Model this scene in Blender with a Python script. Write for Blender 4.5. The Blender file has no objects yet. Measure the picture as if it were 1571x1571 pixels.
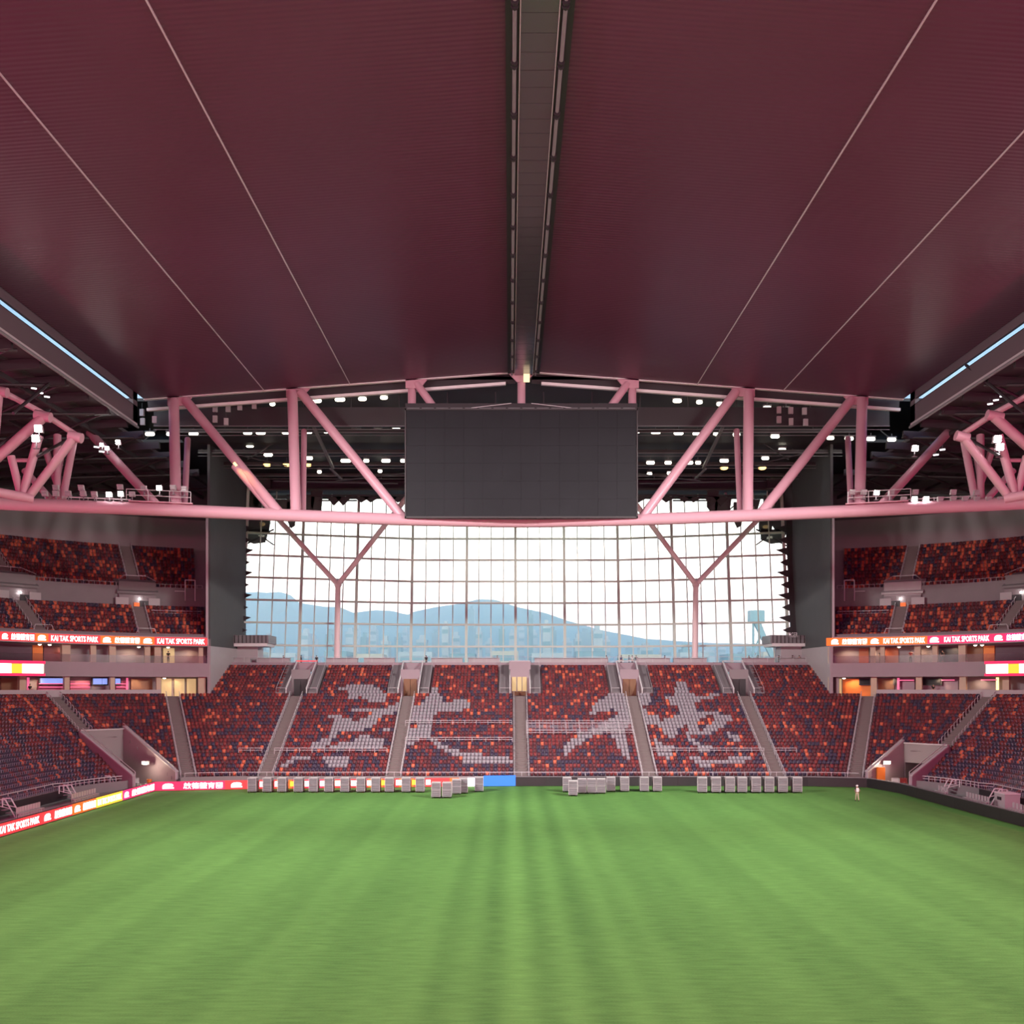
import bpy, bmesh, math, random
import numpy as np
from mathutils import Vector, Matrix

S = bpy.context.scene
COL = S.collection
random.seed(7)
rng = np.random.default_rng(7)
R = math.radians

# ------------------------------------------------------------------ camera
F, VX, VY, CH = 1570.0, 782.0, 1052.0, 12.5          # focal length (px), principal point (px), eye height (m)
cam = bpy.data.objects.new('camera', bpy.data.cameras.new('camera'))
COL.objects.link(cam); S.camera = cam
cam.location = (0, 0, CH); cam.rotation_euler = (R(90), 0, 0)
cam.data.sensor_width = 36; cam.data.lens = F / 1571 * 36
cam.data.shift_x = (785.5 - VX) / 1571; cam.data.shift_y = (VY - 785.5) / 1571
cam.data.clip_end = 9000

# ------------------------------------------------------------------ view, sky
S.view_settings.view_transform = 'Standard'; S.view_settings.look = 'None'
S.view_settings.gamma = 1; S.view_settings.use_curve_mapping = False
S.view_settings.exposure = 0.0
S.cycles.max_bounces = 6; S.cycles.diffuse_bounces = 3; S.cycles.glossy_bounces = 2
S.cycles.transparent_max_bounces = 12; S.cycles.volume_bounces = 3; S.cycles.sample_clamp_indirect = 4; S.cycles.caustics_reflective = False
w = bpy.data.worlds.new('sky'); S.world = w; w.use_nodes = True
nt = w.node_tree; nt.nodes.clear()
wo = nt.nodes.new('ShaderNodeOutputWorld'); bg = nt.nodes.new('ShaderNodeBackground')
tc = nt.nodes.new('ShaderNodeTexCoord'); sx = nt.nodes.new('ShaderNodeSeparateXYZ'); rp = nt.nodes.new('ShaderNodeValToRGB')
nt.links.new(tc.outputs['Generated'], sx.inputs[0]); nt.links.new(sx.outputs['Z'], rp.inputs[0])
nt.links.new(rp.outputs[0], bg.inputs[0]); nt.links.new(bg.outputs[0], wo.inputs[0])
e = rp.color_ramp.elements
e[0].position = 0.0; e[0].color = (1.0, .98, .88, 1)
e[1].position = 1.0; e[1].color = (.025, .065, .14, 1)
for p, c in ((.16, (.90, .93, .86)), (.235, (.042, .072, .115)), (.45, (.035, .07, .13))):
    q = e.new(p); q.color = (*c, 1)
bg.inputs[1].default_value = 7.5

# ------------------------------------------------------------------ lamps (floodlights of the bowl, added red boost for the LED ribbons)
def lamp(name, kind, loc, target, power, color, **kw):
    d = bpy.data.lights.new(name, kind); d.energy = power; d.color = color
    for k, v in kw.items(): setattr(d, k, v)
    o = bpy.data.objects.new(name, d); COL.objects.link(o); o.location = loc
    o.rotation_euler = (Vector(target) - Vector(loc)).to_track_quat('-Z', 'Y').to_euler()
    return o
CX = 1.5
FLOOD = .375
for sg in (-1, 1):
    for y, ty, pw in ((18, 46, 1), (38, 66, 1), (56, 88, 1), (72, 114, 1.25), (70, 140, 2.2)):
        fx = 50 if ty < 120 else 43
        lamp('flood_beam', 'SPOT', (CX + sg * fx, y, 41), (CX - sg * (15 if ty < 120 else 2), ty, 0 if ty < 120 else 6), 170000 * FLOOD * pw, (1, .97, .93),
             spot_size=R(102 if ty < 120 else 70), spot_blend=1.0, shadow_soft_size=1.2)
RED = (1, .05, .30)  # red lamps added to boost the glow of the LED ribbons
for sg in (-1, 1):
    for y in (14, 42, 70, 96):
        lamp('ribbon_boost', 'AREA', (CX + sg * 69, y, 18.8), (CX, y, 36), 4200, RED, shape='RECTANGLE', size=26, size_y=1.5)
lamp('ribbon_boost', 'AREA', (CX, -14, 18.8), (CX, 60, 44), 34000, RED, shape='RECTANGLE', size=80, size_y=2.0)  # wide red wash added unseen at the near end for the roof

# ------------------------------------------------------------------ materials
MATS = {}
def mat(name, col, rough=.6, metal=0.0, emit=None, strength=0.0, var=.08, scale=1.5, bump=0.0, spec=.5):
    if name in MATS: return MATS[name]
    m = bpy.data.materials.new(name); m.use_nodes = True; MATS[name] = m
    n = m.node_tree; b = n.nodes['Principled BSDF']
    b.inputs['Roughness'].default_value = rough; b.inputs['Metallic'].default_value = metal
    b.inputs['Specular IOR Level'].default_value = spec
    if emit:
        b.inputs['Base Color'].default_value = (*[c * .3 for c in col], 1)
        b.inputs['Emission Color'].default_value = (*emit, 1); b.inputs['Emission Strength'].default_value = strength
        return m
    t = n.nodes.new('ShaderNodeTexCoord'); z = n.nodes.new('ShaderNodeTexNoise'); z.inputs['Scale'].default_value = scale
    z.inputs['Detail'].default_value = 3
    mx = n.nodes.new('ShaderNodeMix'); mx.data_type = 'RGBA'
    mx.inputs[6].default_value = (*[max(0, c * (1 - var)) for c in col], 1)
    mx.inputs[7].default_value = (*[min(1, c * (1 + var)) for c in col], 1)
    n.links.new(t.outputs['Object'], z.inputs['Vector']); n.links.new(z.outputs['Fac'], mx.inputs[0])
    n.links.new(mx.outputs[2], b.inputs['Base Color'])
    if bump:
        bp = n.nodes.new('ShaderNodeBump'); bp.inputs['Strength'].default_value = bump
        n.links.new(z.outputs['Fac'], bp.inputs['Height']); n.links.new(bp.outputs[0], b.inputs['Normal'])
    return m

def turf_material():
    m = bpy.data.materials.new('mown_turf'); m.use_nodes = True
    n = m.node_tree; b = n.nodes['Principled BSDF']; b.inputs['Roughness'].default_value = .85
    b.inputs['Specular IOR Level'].default_value = .15
    N = n.nodes.new; L = n.links.new
    t = N('ShaderNodeTexCoord'); sp = N('ShaderNodeSeparateXYZ'); L(t.outputs['Object'], sp.inputs[0])
    def noise(scale, sc=(1, 1, 1), detail=4):
        mp = N('ShaderNodeMapping'); mp.inputs['Scale'].default_value = sc; L(t.outputs['Object'], mp.inputs[0])
        z = N('ShaderNodeTexNoise'); z.inputs['Scale'].default_value = scale; z.inputs['Detail'].default_value = detail
        L(mp.outputs[0], z.inputs[0]); return z.outputs['Fac']
    def math_(op, a, c):
        k = N('ShaderNodeMath'); k.operation = op
        for i, v in enumerate((a, c)):
            if isinstance(v, (int, float)): k.inputs[i].default_value = v
            else: L(v, k.inputs[i])
        return k.outputs[0]
    wob = math_('MULTIPLY', noise(.5, (1, .12, 1)), 1.3)
    ph = math_('MULTIPLY', math_('ADD', sp.outputs['X'], wob), math.pi / 2.75)
    st = math_('MULTIPLY', math_('SINE', ph, 0), 2.2)
    st = math_('MULTIPLY', math_('ADD', math_('MINIMUM', math_('MAXIMUM', st, -1), 1), 1), .5)
    patch = noise(.06, (1, .6, 1), 3); fine = noise(1.6, (.45, 2.2, 1), 5); grain = noise(14, (.7, 1.6, 1), 3)
    nar = math_('SINE', math_('MULTIPLY', math_('ADD', sp.outputs['X'], math_('MULTIPLY', wob, .35)), math.pi / 1.15), 0)      # narrow roller marks, strongest along the middle
    mid = math_('MAXIMUM', math_('SUBTRACT', 1.0, math_('MULTIPLY', math_('ABSOLUTE', math_('SUBTRACT', sp.outputs['X'], 1.5), 0), .14)), .12)
    nar = math_('MULTIPLY', math_('MULTIPLY', nar, mid), math_('MULTIPLY', noise(.9, (.5, 1.6, 1), 4), .38))
    v = math_('ADD', math_('ADD', nar, math_('MULTIPLY', st, .11)), math_('MULTIPLY', patch, .55))
    v = math_('ADD', v, math_('MULTIPLY', fine, .85)); v = math_('ADD', v, math_('MULTIPLY', grain, .45))
    v = math_('SUBTRACT', v, .48)
    r = N('ShaderNodeValToRGB'); L(v, r.inputs[0])
    el = r.color_ramp.elements; el[0].position = .1; el[0].color = (.066, .168, .040, 1); el[1].position = .95; el[1].color = (.162, .365, .088, 1)
    L(r.outputs[0], b.inputs['Base Color'])
    bp = N('ShaderNodeBump'); bp.inputs['Strength'].default_value = .5; bp.inputs['Distance'].default_value = .05
    L(grain, bp.inputs['Height']); L(bp.outputs[0], b.inputs['Normal'])
    return m

def ribbed_material(name, col, rough, axis='Y', per_m=2.5, strength=.25, metal=0.0):
    m = bpy.data.materials.new(name); m.use_nodes = True; MATS[name] = m
    n = m.node_tree; b = n.nodes['Principled BSDF']; b.inputs['Roughness'].default_value = rough; b.inputs['Metallic'].default_value = metal
    N = n.nodes.new; L = n.links.new
    t = N('ShaderNodeTexCoord'); wv = N('ShaderNodeTexWave'); wv.bands_direction = axis; wv.inputs['Scale'].default_value = per_m * .314
    L(t.outputs['Object'], wv.inputs[0])
    z = N('ShaderNodeTexNoise'); z.inputs['Scale'].default_value = .15; L(t.outputs['Object'], z.inputs[0])
    mx = N('ShaderNodeMix'); mx.data_type = 'RGBA'; L(z.outputs['Fac'], mx.inputs[0])
    mx.inputs[6].default_value = (*[c * .9 for c in col], 1); mx.inputs[7].default_value = (*[c * 1.1 for c in col], 1)
    L(mx.outputs[2], b.inputs['Base Color'])
    bp = N('ShaderNodeBump'); bp.inputs['Strength'].default_value = strength; bp.inputs['Distance'].default_value = .08
    L(wv.outputs['Fac'], bp.inputs['Height']); L(bp.outputs[0], b.inputs['Normal'])
    return m

def glass_material(name, tint, gloss=.06, rough=.02):
    m = bpy.data.materials.new(name); m.use_nodes = True; MATS[name] = m
    n = m.node_tree; n.nodes.clear(); N = n.nodes.new; L = n.links.new
    o = N('ShaderNodeOutputMaterial'); mx = N('ShaderNodeMixShader'); tr = N('ShaderNodeBsdfTransparent'); gl = N('ShaderNodeBsdfGlossy')
    tr.inputs[0].default_value = (*tint, 1); gl.inputs['Roughness'].default_value = rough
    mx.inputs[0].default_value = gloss
    L(tr.outputs[0], mx.inputs[1]); L(gl.outputs[0], mx.inputs[2]); L(mx.outputs[0], o.inputs[0])
    return m

M = dict(
    turf=turf_material(),
    concrete=mat('concrete', (.22, .20, .205), .85, scale=.8, bump=.1),
    tread=mat('concrete_tread', (.22, .19, .20), .85, scale=.8),
    stair=mat('stair_concrete', (.175, .14, .135), .85, scale=2),
    track=mat('track_paving', (.26, .25, .25), .8),
    fascia=mat('fascia_paint', (.33, .25, .28), .6, scale=.5),
    backwall=mat('back_wall_panel', (.26, .22, .23), .7, scale=.3),
    curtain=mat('black_drape', (.085, .088, .090), .85, scale=.6),
    darksteel=mat('dark_steel', (.035, .030, .033), .55, scale=.7),
    deck=ribbed_material('dark_roof_deck', (.10, .075, .085), .6, 'Y', 2.0, .3),
    midsteel=mat('grey_steel', (.20, .19, .20), .5),
    pink=mat('truss_steel_pink_glow', (.55, .30, .36), .42, var=.05, scale=.4),  # pale steel with part of the red light mixed into its colour
    paleglow=mat('column_backlight_glow', (.82, .62, .62), .45, var=.04, scale=.4),  # colour lightened to carry the backlight bloom on the columns
    roof=ribbed_material('ribbed_roof_lining', (.098, .0225, .053), .40, 'Y', 2.2, .22),  # magenta glow of the LED light tinted into the lining colour
    gutter=mat('gutter_panel', (.13, .10, .115), .35, var=.05, scale=.3),
    rail=mat('white_rail', (.50, .46, .48), .4, var=.03),
    whitepaint=mat('white_paint', (.75, .72, .72), .5, var=.03),
    offwhite=mat('off_white_panel', (.42, .38, .39), .55, var=.04),
    mull=mat('mullion_metal', (.56, .62, .54), .5, var=.04),  # lightened and greened, daylight glow put into the bar colour
    screen=mat('unlit_screen', (.014, .0145, .018), .55, var=.2, scale=.3, spec=.2),
    black=mat('black_panel', (.022, .019, .022), .5, var=.2),
    cart=mat('cart_grey', (.21, .19, .21), .6, scale=2),
    carttop=mat('cart_pale_top', (.52, .52, .52), .6, scale=2),
    rubber=mat('rubber', (.02, .02, .02), .8),
    wood=mat('brown_door', (.22, .10, .045), .5, scale=3),
    beige=mat('beige_column', (.55, .42, .30), .6),
    orange=mat('orange_paint', (.80, .22, .03), .5),
    skin=mat('skin', (.42, .24, .17), .6),
    darkcloth=mat('dark_cloth', (.02, .02, .025), .85), beigecloth=mat('beige_cloth', (.50, .42, .30), .85),
    whitecloth=mat('white_cloth', (.8, .8, .8), .8), bluecloth=mat('blue_cloth', (.08, .12, .25), .85), redcloth=mat('red_cloth', (.3, .04, .04), .85),
    lit=mat('lit_flood_lens', (1, 1, 1), emit=(1, .98, .95), strength=40),
    oval=mat('lit_ceiling_lens', (1, 1, 1), emit=(1, .93, .74), strength=5),
    warm=mat('warm_lamp', (1, .8, .4), emit=(1, .62, .22), strength=3),
    warmwall=mat('lit_doorway', (1, .8, .4), emit=(1, .66, .32), strength=.5),
    glowpink=mat('pink_strip_light', (1, .3, .5), emit=(1, .14, .32), strength=.8),
    tvblue=mat('blue_screen_picture', (.3, .4, 1), emit=(.30, .40, .95), strength=.9),
    lens=mat('unlit_lens', (.35, .33, .34), .2),
    ledwhite=mat('led_white_letters', (1, 1, 1), emit=(1, .93, .93), strength=3.2),
    ledred=mat('led_red', (1, .1, .1), emit=(1, .035, .045), strength=1.15),
    ledcrim=mat('led_crimson', (1, .1, .2), emit=(1, .015, .12), strength=1.0),
    ledmag=mat('led_magenta', (1, .1, .3), emit=(.95, .02, .22), strength=1.0),
    ledorange=mat('led_orange', (1, .3, .05), emit=(1, .13, .015), strength=1.2),
    ledyellow=mat('led_yellow', (1, .7, .1), emit=(1, .62, .04), strength=1.2),
    ledblue=mat('led_blue', (.1, .3, 1), emit=(.012, .19, .95), strength=1.05),
    ledcream=mat('led_cream', (1, .95, .7), emit=(1, .92, .72), strength=3.2),
    pane=glass_material('facade_glass', (.93, .97, .95), .03),
    clear=glass_material('balustrade_glass', (.82, .80, .82), .03, .3),
    hill=mat('hazed_hill', (.10, .32, .34), .95, var=.3, scale=.02),  # teal of the distant haze mixed into the hill colour
    city=mat('pale_tower', (.50, .55, .55), .8, var=.12, scale=.03),
    city2=mat('sandy_tower', (.62, .54, .42), .8, var=.1, scale=.03),
    city3=mat('teal_glass_tower', (.18, .32, .36), .4, var=.2, scale=.05),
    water=mat('harbour_water', (.06, .17, .22), .25, var=.2, scale=.02),
    seat_orange=mat('orange_seat', (.62, .14, .075), .38, var=.04),
    seat_red=mat('red_seat', (.205, .036, .038), .38, var=.04),
    seat_maroon=mat('maroon_seat', (.115, .029, .036), .38, var=.04),
    seat_navy=mat('navy_seat', (.050, .036, .068), .36, var=.04),
    seat_arm=mat('lilac_grey_armrest', (.34, .30, .36), .4),
    seat_grey=mat('pale_grey_seat', (.31, .28, .31), .45, var=.04),
)

# ------------------------------------------------------------------ mesh helpers
class MB:
    def __init__(s): s.v = []; s.f = []; s.m = []; s.sm = []
    def add(s, vs, fs, mi=0, smooth=False):
        o = len(s.v); s.v += [tuple(p) for p in vs]
        for f in fs: s.f.append(tuple(i + o for i in f)); s.m.append(mi); s.sm.append(smooth)
    def frame(s, o, ax, ay, az, mi=0):           # parallelepiped from a corner and three edge vectors
        o, ax, ay, az = map(Vector, (o, ax, ay, az))
        vs = [o, o + ax, o + ax + ay, o + ay, o + az, o + ax + az, o + ax + ay + az, o + ay + az]
        s.add(vs, [(0, 3, 2, 1), (4, 5, 6, 7), (0, 1, 5, 4), (1, 2, 6, 5), (2, 3, 7, 6), (3, 0, 4, 7)], mi)
    def box(s, c, d, rz=0, mi=0):
        ca, sa = math.cos(rz), math.sin(rz)
        ax, ay = Vector((ca, sa, 0)) * d[0], Vector((-sa, ca, 0)) * d[1]; az = Vector((0, 0, d[2]))
        s.frame(Vector(c) - (ax + ay + az) / 2, ax, ay, az, mi)
    def bar(s, p, q, wd, ht, mi=0, up=(0, 0, 1)):
        p, q = Vector(p), Vector(q); d = q - p
        if d.length < 1e-6: return
        u = Vector(up); sd = d.cross(u)
        if sd.length < 1e-5: sd = d.cross(Vector((1, 0, 0)))
        sd.normalize(); u = sd.cross(d).normalized()
        s.frame(p - sd * wd / 2 - u * ht / 2, d, sd * wd, u * ht, mi)
    def tube(s, p, q, r, n=10, mi=0, r2=None):
        p, q = Vector(p), Vector(q); d = (q - p).normalized(); a = d.orthogonal().normalized(); b = d.cross(a)
        r2 = r if r2 is None else r2; vs = []
        for c, rr in ((p, r), (q, r2)):
            for i in range(n):
                t = 2 * math.pi * i / n; vs.append(c + (a * math.cos(t) + b * math.sin(t)) * rr)
        s.add(vs, [(i, (i + 1) % n, n + (i + 1) % n, n + i) for i in range(n)], mi, True)
        s.add(vs[:n], [tuple(range(n - 1, -1, -1))], mi); s.add(vs[n:], [tuple(range(n))], mi)
    def path(s, pts, r, n=10, mi=0):
        pts = [Vector(p) for p in pts]; rings = []
        for i, p in enumerate(pts):
            d = (pts[min(i + 1, len(pts) - 1)] - pts[max(i - 1, 0)]).normalized()
            a = d.cross(Vector((0, 0, 1)));
            if a.length < 1e-4: a = Vector((1, 0, 0))
            a.normalize(); b = a.cross(d)
            rings.append([p + (a * math.cos(2 * math.pi * k / n) + b * math.sin(2 * math.pi * k / n)) * r for k in range(n)])
        vs = [p for q in rings for p in q]; fs = []
        for i in range(len(pts) - 1):
            for k in range(n): fs.append((i * n + k, i * n + (k + 1) % n, (i + 1) * n + (k + 1) % n, (i + 1) * n + k))
        s.add(vs, fs, mi, True)
        s.add(rings[0], [tuple(range(n - 1, -1, -1))], mi); s.add(rings[-1], [tuple(range(n))], mi)
    def prism(s, pts, ext, mi=0):                # planar polygon (3-D points) extruded by a vector
        n = len(pts); e = Vector(ext); a = [Vector(p) for p in pts]; vs = a + [p + e for p in a]
        s.add(vs, [tuple(range(n - 1, -1, -1)), tuple(range(n, 2 * n))] + [(i, (i + 1) % n, n + (i + 1) % n, n + i) for i in range(n)], mi)
    def ball(s, c, r, n=8, mi=0, sc=(1, 1, 1)):
        vs = []; fs = []; h = n // 2
        for j in range(h + 1):
            for i in range(n):
                t, f = math.pi * j / h, 2 * math.pi * i / n
                vs.append((c[0] + r * sc[0] * math.sin(t) * math.cos(f), c[1] + r * sc[1] * math.sin(t) * math.sin(f), c[2] + r * sc[2] * math.cos(t)))
        for j in range(h):
            for i in range(n): fs.append((j * n + i, (j + 1) * n + i, (j + 1) * n + (i + 1) % n, j * n + (i + 1) % n))
        s.add(vs, fs, mi, True)
    def mesh(s, name, mats):
        me = bpy.data.meshes.new(name); me.from_pydata(s.v, [], s.f)
        for m_ in (mats if isinstance(mats, (list, tuple)) else [mats]): me.materials.append(m_)
        me.polygons.foreach_set('material_index', s.m); me.polygons.foreach_set('use_smooth', s.sm); me.update()
        return me
    def build(s, name, mats, parent=None, **kw):
        return link(name, s.mesh(name, mats), parent, **kw)

def link(name, me, parent=None, label=None, cat=None, group=None, kind=None, loc=None, rz=None):
    o = bpy.data.objects.new(name, me); COL.objects.link(o)
    if parent: o.parent = parent
    if label: o['label'] = label
    if cat: o['category'] = cat
    if group: o['group'] = group
    if kind: o['kind'] = kind
    if loc is not None: o.location = loc
    if rz is not None: o.rotation_euler = (0, 0, rz)
    return o
def thing(name, label, cat, loc=(0, 0, 0), rz=0, group=None, kind=None):
    return link(name, None, None, label, cat, group, kind, loc, rz)
def copy_tree(o, parent=None):
    c = o.copy(); COL.objects.link(c)
    if parent: c.parent = parent
    for ch in list(o.children): copy_tree(ch, c)
    return c
ORD = ['first', 'second', 'third', 'fourth', 'fifth', 'sixth', 'seventh', 'eighth', 'ninth', 'tenth', 'eleventh', 'twelfth',
       'thirteenth', 'fourteenth', 'fifteenth', 'sixteenth', 'seventeenth', 'eighteenth', 'nineteenth', 'twentieth']
def nth(i):
    if i < 20: return ORD[i]
    k = i + 1; return '%d%s' % (k, 'th' if 10 < k % 100 < 14 else {1: 'st', 2: 'nd', 3: 'rd'}.get(k % 10, 'th'))
def P(px, py, Y): return Vector(((px - VX) * Y / F, Y, CH - (py - VY) * Y / F))     # photo measurement -> metres at depth Y
def Zat(py, Y): return CH - (py - VY) * Y / F
def Xat(px, Y): return (px - VX) * Y / F
SIDE = {-1: 'left', 1: 'right'}

# ------------------------------------------------------------------ bowl plan (lower tier front line, offsets outwards)
A, YF, RC, YC = 51.0, 129.0, 16.0, 113.0
TREAD, RISE, Z0 = .8, .425, .8
def arc(sg, t, r):                       # t = degrees from the far axis; beyond 90 the side runs straight towards the camera
    if t <= 90: return Vector((CX + sg * (35 + r * math.sin(R(t))), YC + r * math.cos(R(t)), 0))
    return Vector((CX + sg * (35 + r), YC - (t - 90) * .6, 0))
def arc_n(sg, t):
    t = min(t, 90); return Vector((sg * math.sin(R(t)), math.cos(R(t)), 0))
def arc_t(px, r, sg):                    # which t does a photo column see at radius r
    best = min(np.arange(0, 120, .1), key=lambda t: abs(VX + arc(sg, t, r).x * F / arc(sg, t, r).y - px)); return float(best)
def loft(mb, sg, t0, t1, prof, step=2.0, mi=0, skip=None):
    n = max(1, int(math.ceil((t1 - t0) / step))); ts = [t0 + (t1 - t0) * i / n for i in range(n + 1)]
    for a, b in zip(ts[:-1], ts[1:]):
        for (r1, z1), (r2, z2) in zip(prof[:-1], prof[1:]):
            q = [arc(sg, a, r1) + Vector((0, 0, z1)), arc(sg, b, r1) + Vector((0, 0, z1)), arc(sg, b, r2) + Vector((0, 0, z2)), arc(sg, a, r2) + Vector((0, 0, z2))]
            if skip and skip(sum((p for p in q), Vector()) / 4): continue
            mb.add(q, [(0, 1, 2, 3) if sg < 0 else (3, 2, 1, 0)], mi)
def arcbox(mb, sg, t0, t1, r0, r1, z0, z1, step=2.0, mi=0):
    loft(mb, sg, t0, t1, [(r0, z0), (r0, z1), (r1, z1), (r1, z0), (r0, z0)], step, mi)
    for t in (t0, t1):
        p, q = arc(sg, t, r0), arc(sg, t, r1)
        mb.add([p + Vector((0, 0, z0)), q + Vector((0, 0, z0)), q + Vector((0, 0, z1)), p + Vector((0, 0, z1))], [(0, 1, 2, 3)], mi)

AISLE_X = [CX + 16.2 * k for k in (-2, -1, 0, 1, 2)]
AISLE_T = [24, 50]
VOM = {}                                 # corner entrances: origin, direction, length, half width
for sg, ln in ((-1, 10.3), (1, 7.0)):
    d = Vector((sg * .82, .572, 0)); d.normalize()
    VOM[sg] = (Vector((CX + sg * 45.0, 124.9, 0)), d, ln, 2.9)
def in_vom(p, pad=0.0):
    for sg in (-1, 1):
        o, d, ln, hw = VOM[sg]; q = Vector((p[0], p[1], 0)) - o; nrm = Vector((-d.y, d.x, 0))
        if -6 < q.dot(d) < ln + pad and abs(q.dot(nrm)) < hw + pad: return True
    return False
UP_HALF = 45.2                           # half width of the ten upper rows at the far end
NR, NR2 = 24, 34

# ================================================================== SETTING
# ---- turf, track
mb = MB(); mb.add([(-44, -12, 0), (46.5, -12, 0), (46.5, 128, 0), (-44, 128, 0)], [(0, 1, 2, 3)])
mb.build('floor', M['turf'], label='bright green mown turf pitch with faint lengthwise stripes', cat='pitch', kind='structure')
mb = MB()
mb.add([(-75, -12, -.03), (80, -12, -.03), (80, 180, -.03), (-75, 180, -.03)], [(0, 1, 2, 3)])
mb.build('floor_track', M['track'], label='grey paved track between the pitch boards and the stands', cat='floor', kind='structure')

# ---- lower tier terrace: one continuous concrete stair profile swept round the bowl
def bowl_path():
    out = []
    for y in np.arange(40, YC, 2.0): out.append(('side', -1, Vector((CX - A, y, 0)), Vector((-1, 0, 0))))
    for t in np.arange(90, 0, -1.0): out.append(('arc', -1, arc(-1, t, RC), arc_n(-1, t)))
    xs = sorted(set(list(np.arange(-35, 35.01, 1.0)) + [a - CX + s * hw for a in AISLE_X for s in (-1, 1) for hw in (1.4, 3.0)]))
    for x in xs: out.append(('far', 0, Vector((CX + x, YF, 0)), Vector((0, 1, 0))))
    for t in np.arange(1, 91, 1.0): out.append(('arc', 1, arc(1, t, RC), arc_n(1, t)))
    for y in np.arange(YC - 2, 39, -2.0): out.append(('side', 1, Vector((CX + A, y, 0)), Vector((1, 0, 0))))
    return out
PATH = bowl_path()
prof = [(-.6, 0), (-.6, 1.15), (-.42, 1.15), (-.42, Z0)]
for k in range(NR2): prof += [(TREAD * (k + 1), Z0 + RISE * k), (TREAD * (k + 1), Z0 + RISE * (k + 1))]
prof = prof[:-1]
mb = MB()
for (k1, s1, p1, n1), (k2, s2, p2, n2) in zip(PATH[:-1], PATH[1:]):
    for i, ((d1, z1), (d2, z2)) in enumerate(zip(prof[:-1], prof[1:])):
        q = [p1 + n1 * d1 + Vector((0, 0, z1)), p2 + n2 * d1 + Vector((0, 0, z1)), p2 + n2 * d2 + Vector((0, 0, z2)), p1 + n1 * d2 + Vector((0, 0, z2))]
        c = sum(q, Vector()) / 4
        if in_vom(c, .05): continue
        if c.z > Z0 + RISE * NR - .05:
            if abs(c.x - CX) > UP_HALF + .3 or c.y < 140: continue
            if any(abs(c.x - a) < 1.4 for a in AISLE_X): continue
        mb.add(q, [(0, 3, 2, 1)], 0 if i < 3 else 1)
mb.build('terrace', [M['concrete'], M['tread']], label='stepped concrete terrace of the lower seating bowl', cat='terrace', kind='structure')

# ---- stairways in the lower tier, each with its steps and two post-and-rail handrails
def stairway(name, label, base, out, rows, z0=Z0, rise=RISE, tread=TREAD, wd=1.5, first=0, railgap=.15):
    out = out.normalized(); sd = Vector((-out.y, out.x, 0))
    root = thing(name, label, 'stairs', base + Vector((0, 0, z0)), 0, kind='structure')
    s = MB(); L0 = Vector(base)
    for k in range(first, rows):
        for h in (0, 1):
            p = out * (tread * k + tread * .5 * h); z = z0 + rise * k + rise * .5 * h
            s.frame(p - sd * wd / 2 + Vector((0, 0, z - z0 - .1)), sd * wd, out * tread * .52, Vector((0, 0, rise * .5 + .1)))
    s.build('step', M['stair'], root, kind='stuff')
    for g in (-1, 1):
        r = MB(); off = sd * g * (wd / 2 + railgap)
        for k in range(first, rows):
            p = off + out * (tread * (k + .5)); z = rise * k
            r.bar(p + Vector((0, 0, z)), p + Vector((0, 0, z + .92)), .07, .07)
            r.bar(p + Vector((0, 0, z + .92)), p + out * tread * .55 + Vector((0, 0, z + .92 + rise * .5)), .07, .07)
        r.build('handrail', M['rail'], root)
    return root
AN = ['far left stairway', 'stairway left of centre', 'central stairway', 'stairway right of centre', 'far right stairway']
AQ = ['leftmost', 'second from left', 'middle', 'second from right', 'rightmost']
for i, ax in enumerate(AISLE_X):
    stairway('stairway', '%s concrete stairway of the five rising up the far stand' % AQ[i], Vector((ax, YF, 0)), Vector((0, 1, 0)), NR)
for sg in (-1, 1):
    for t in AISLE_T:
        f = 0
        b = arc(sg, t, RC)
        if t == 50: f = 13 if sg < 0 else 9
        word = {24: 'straight concrete stairway climbing to the lit doorway at the %s corner', 50: 'diagonal stairway above the %s corner entrance ramp'}[t] % SIDE[sg]
        stairway('stairway', word, b, arc_n(sg, t), NR, first=f)

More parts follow.
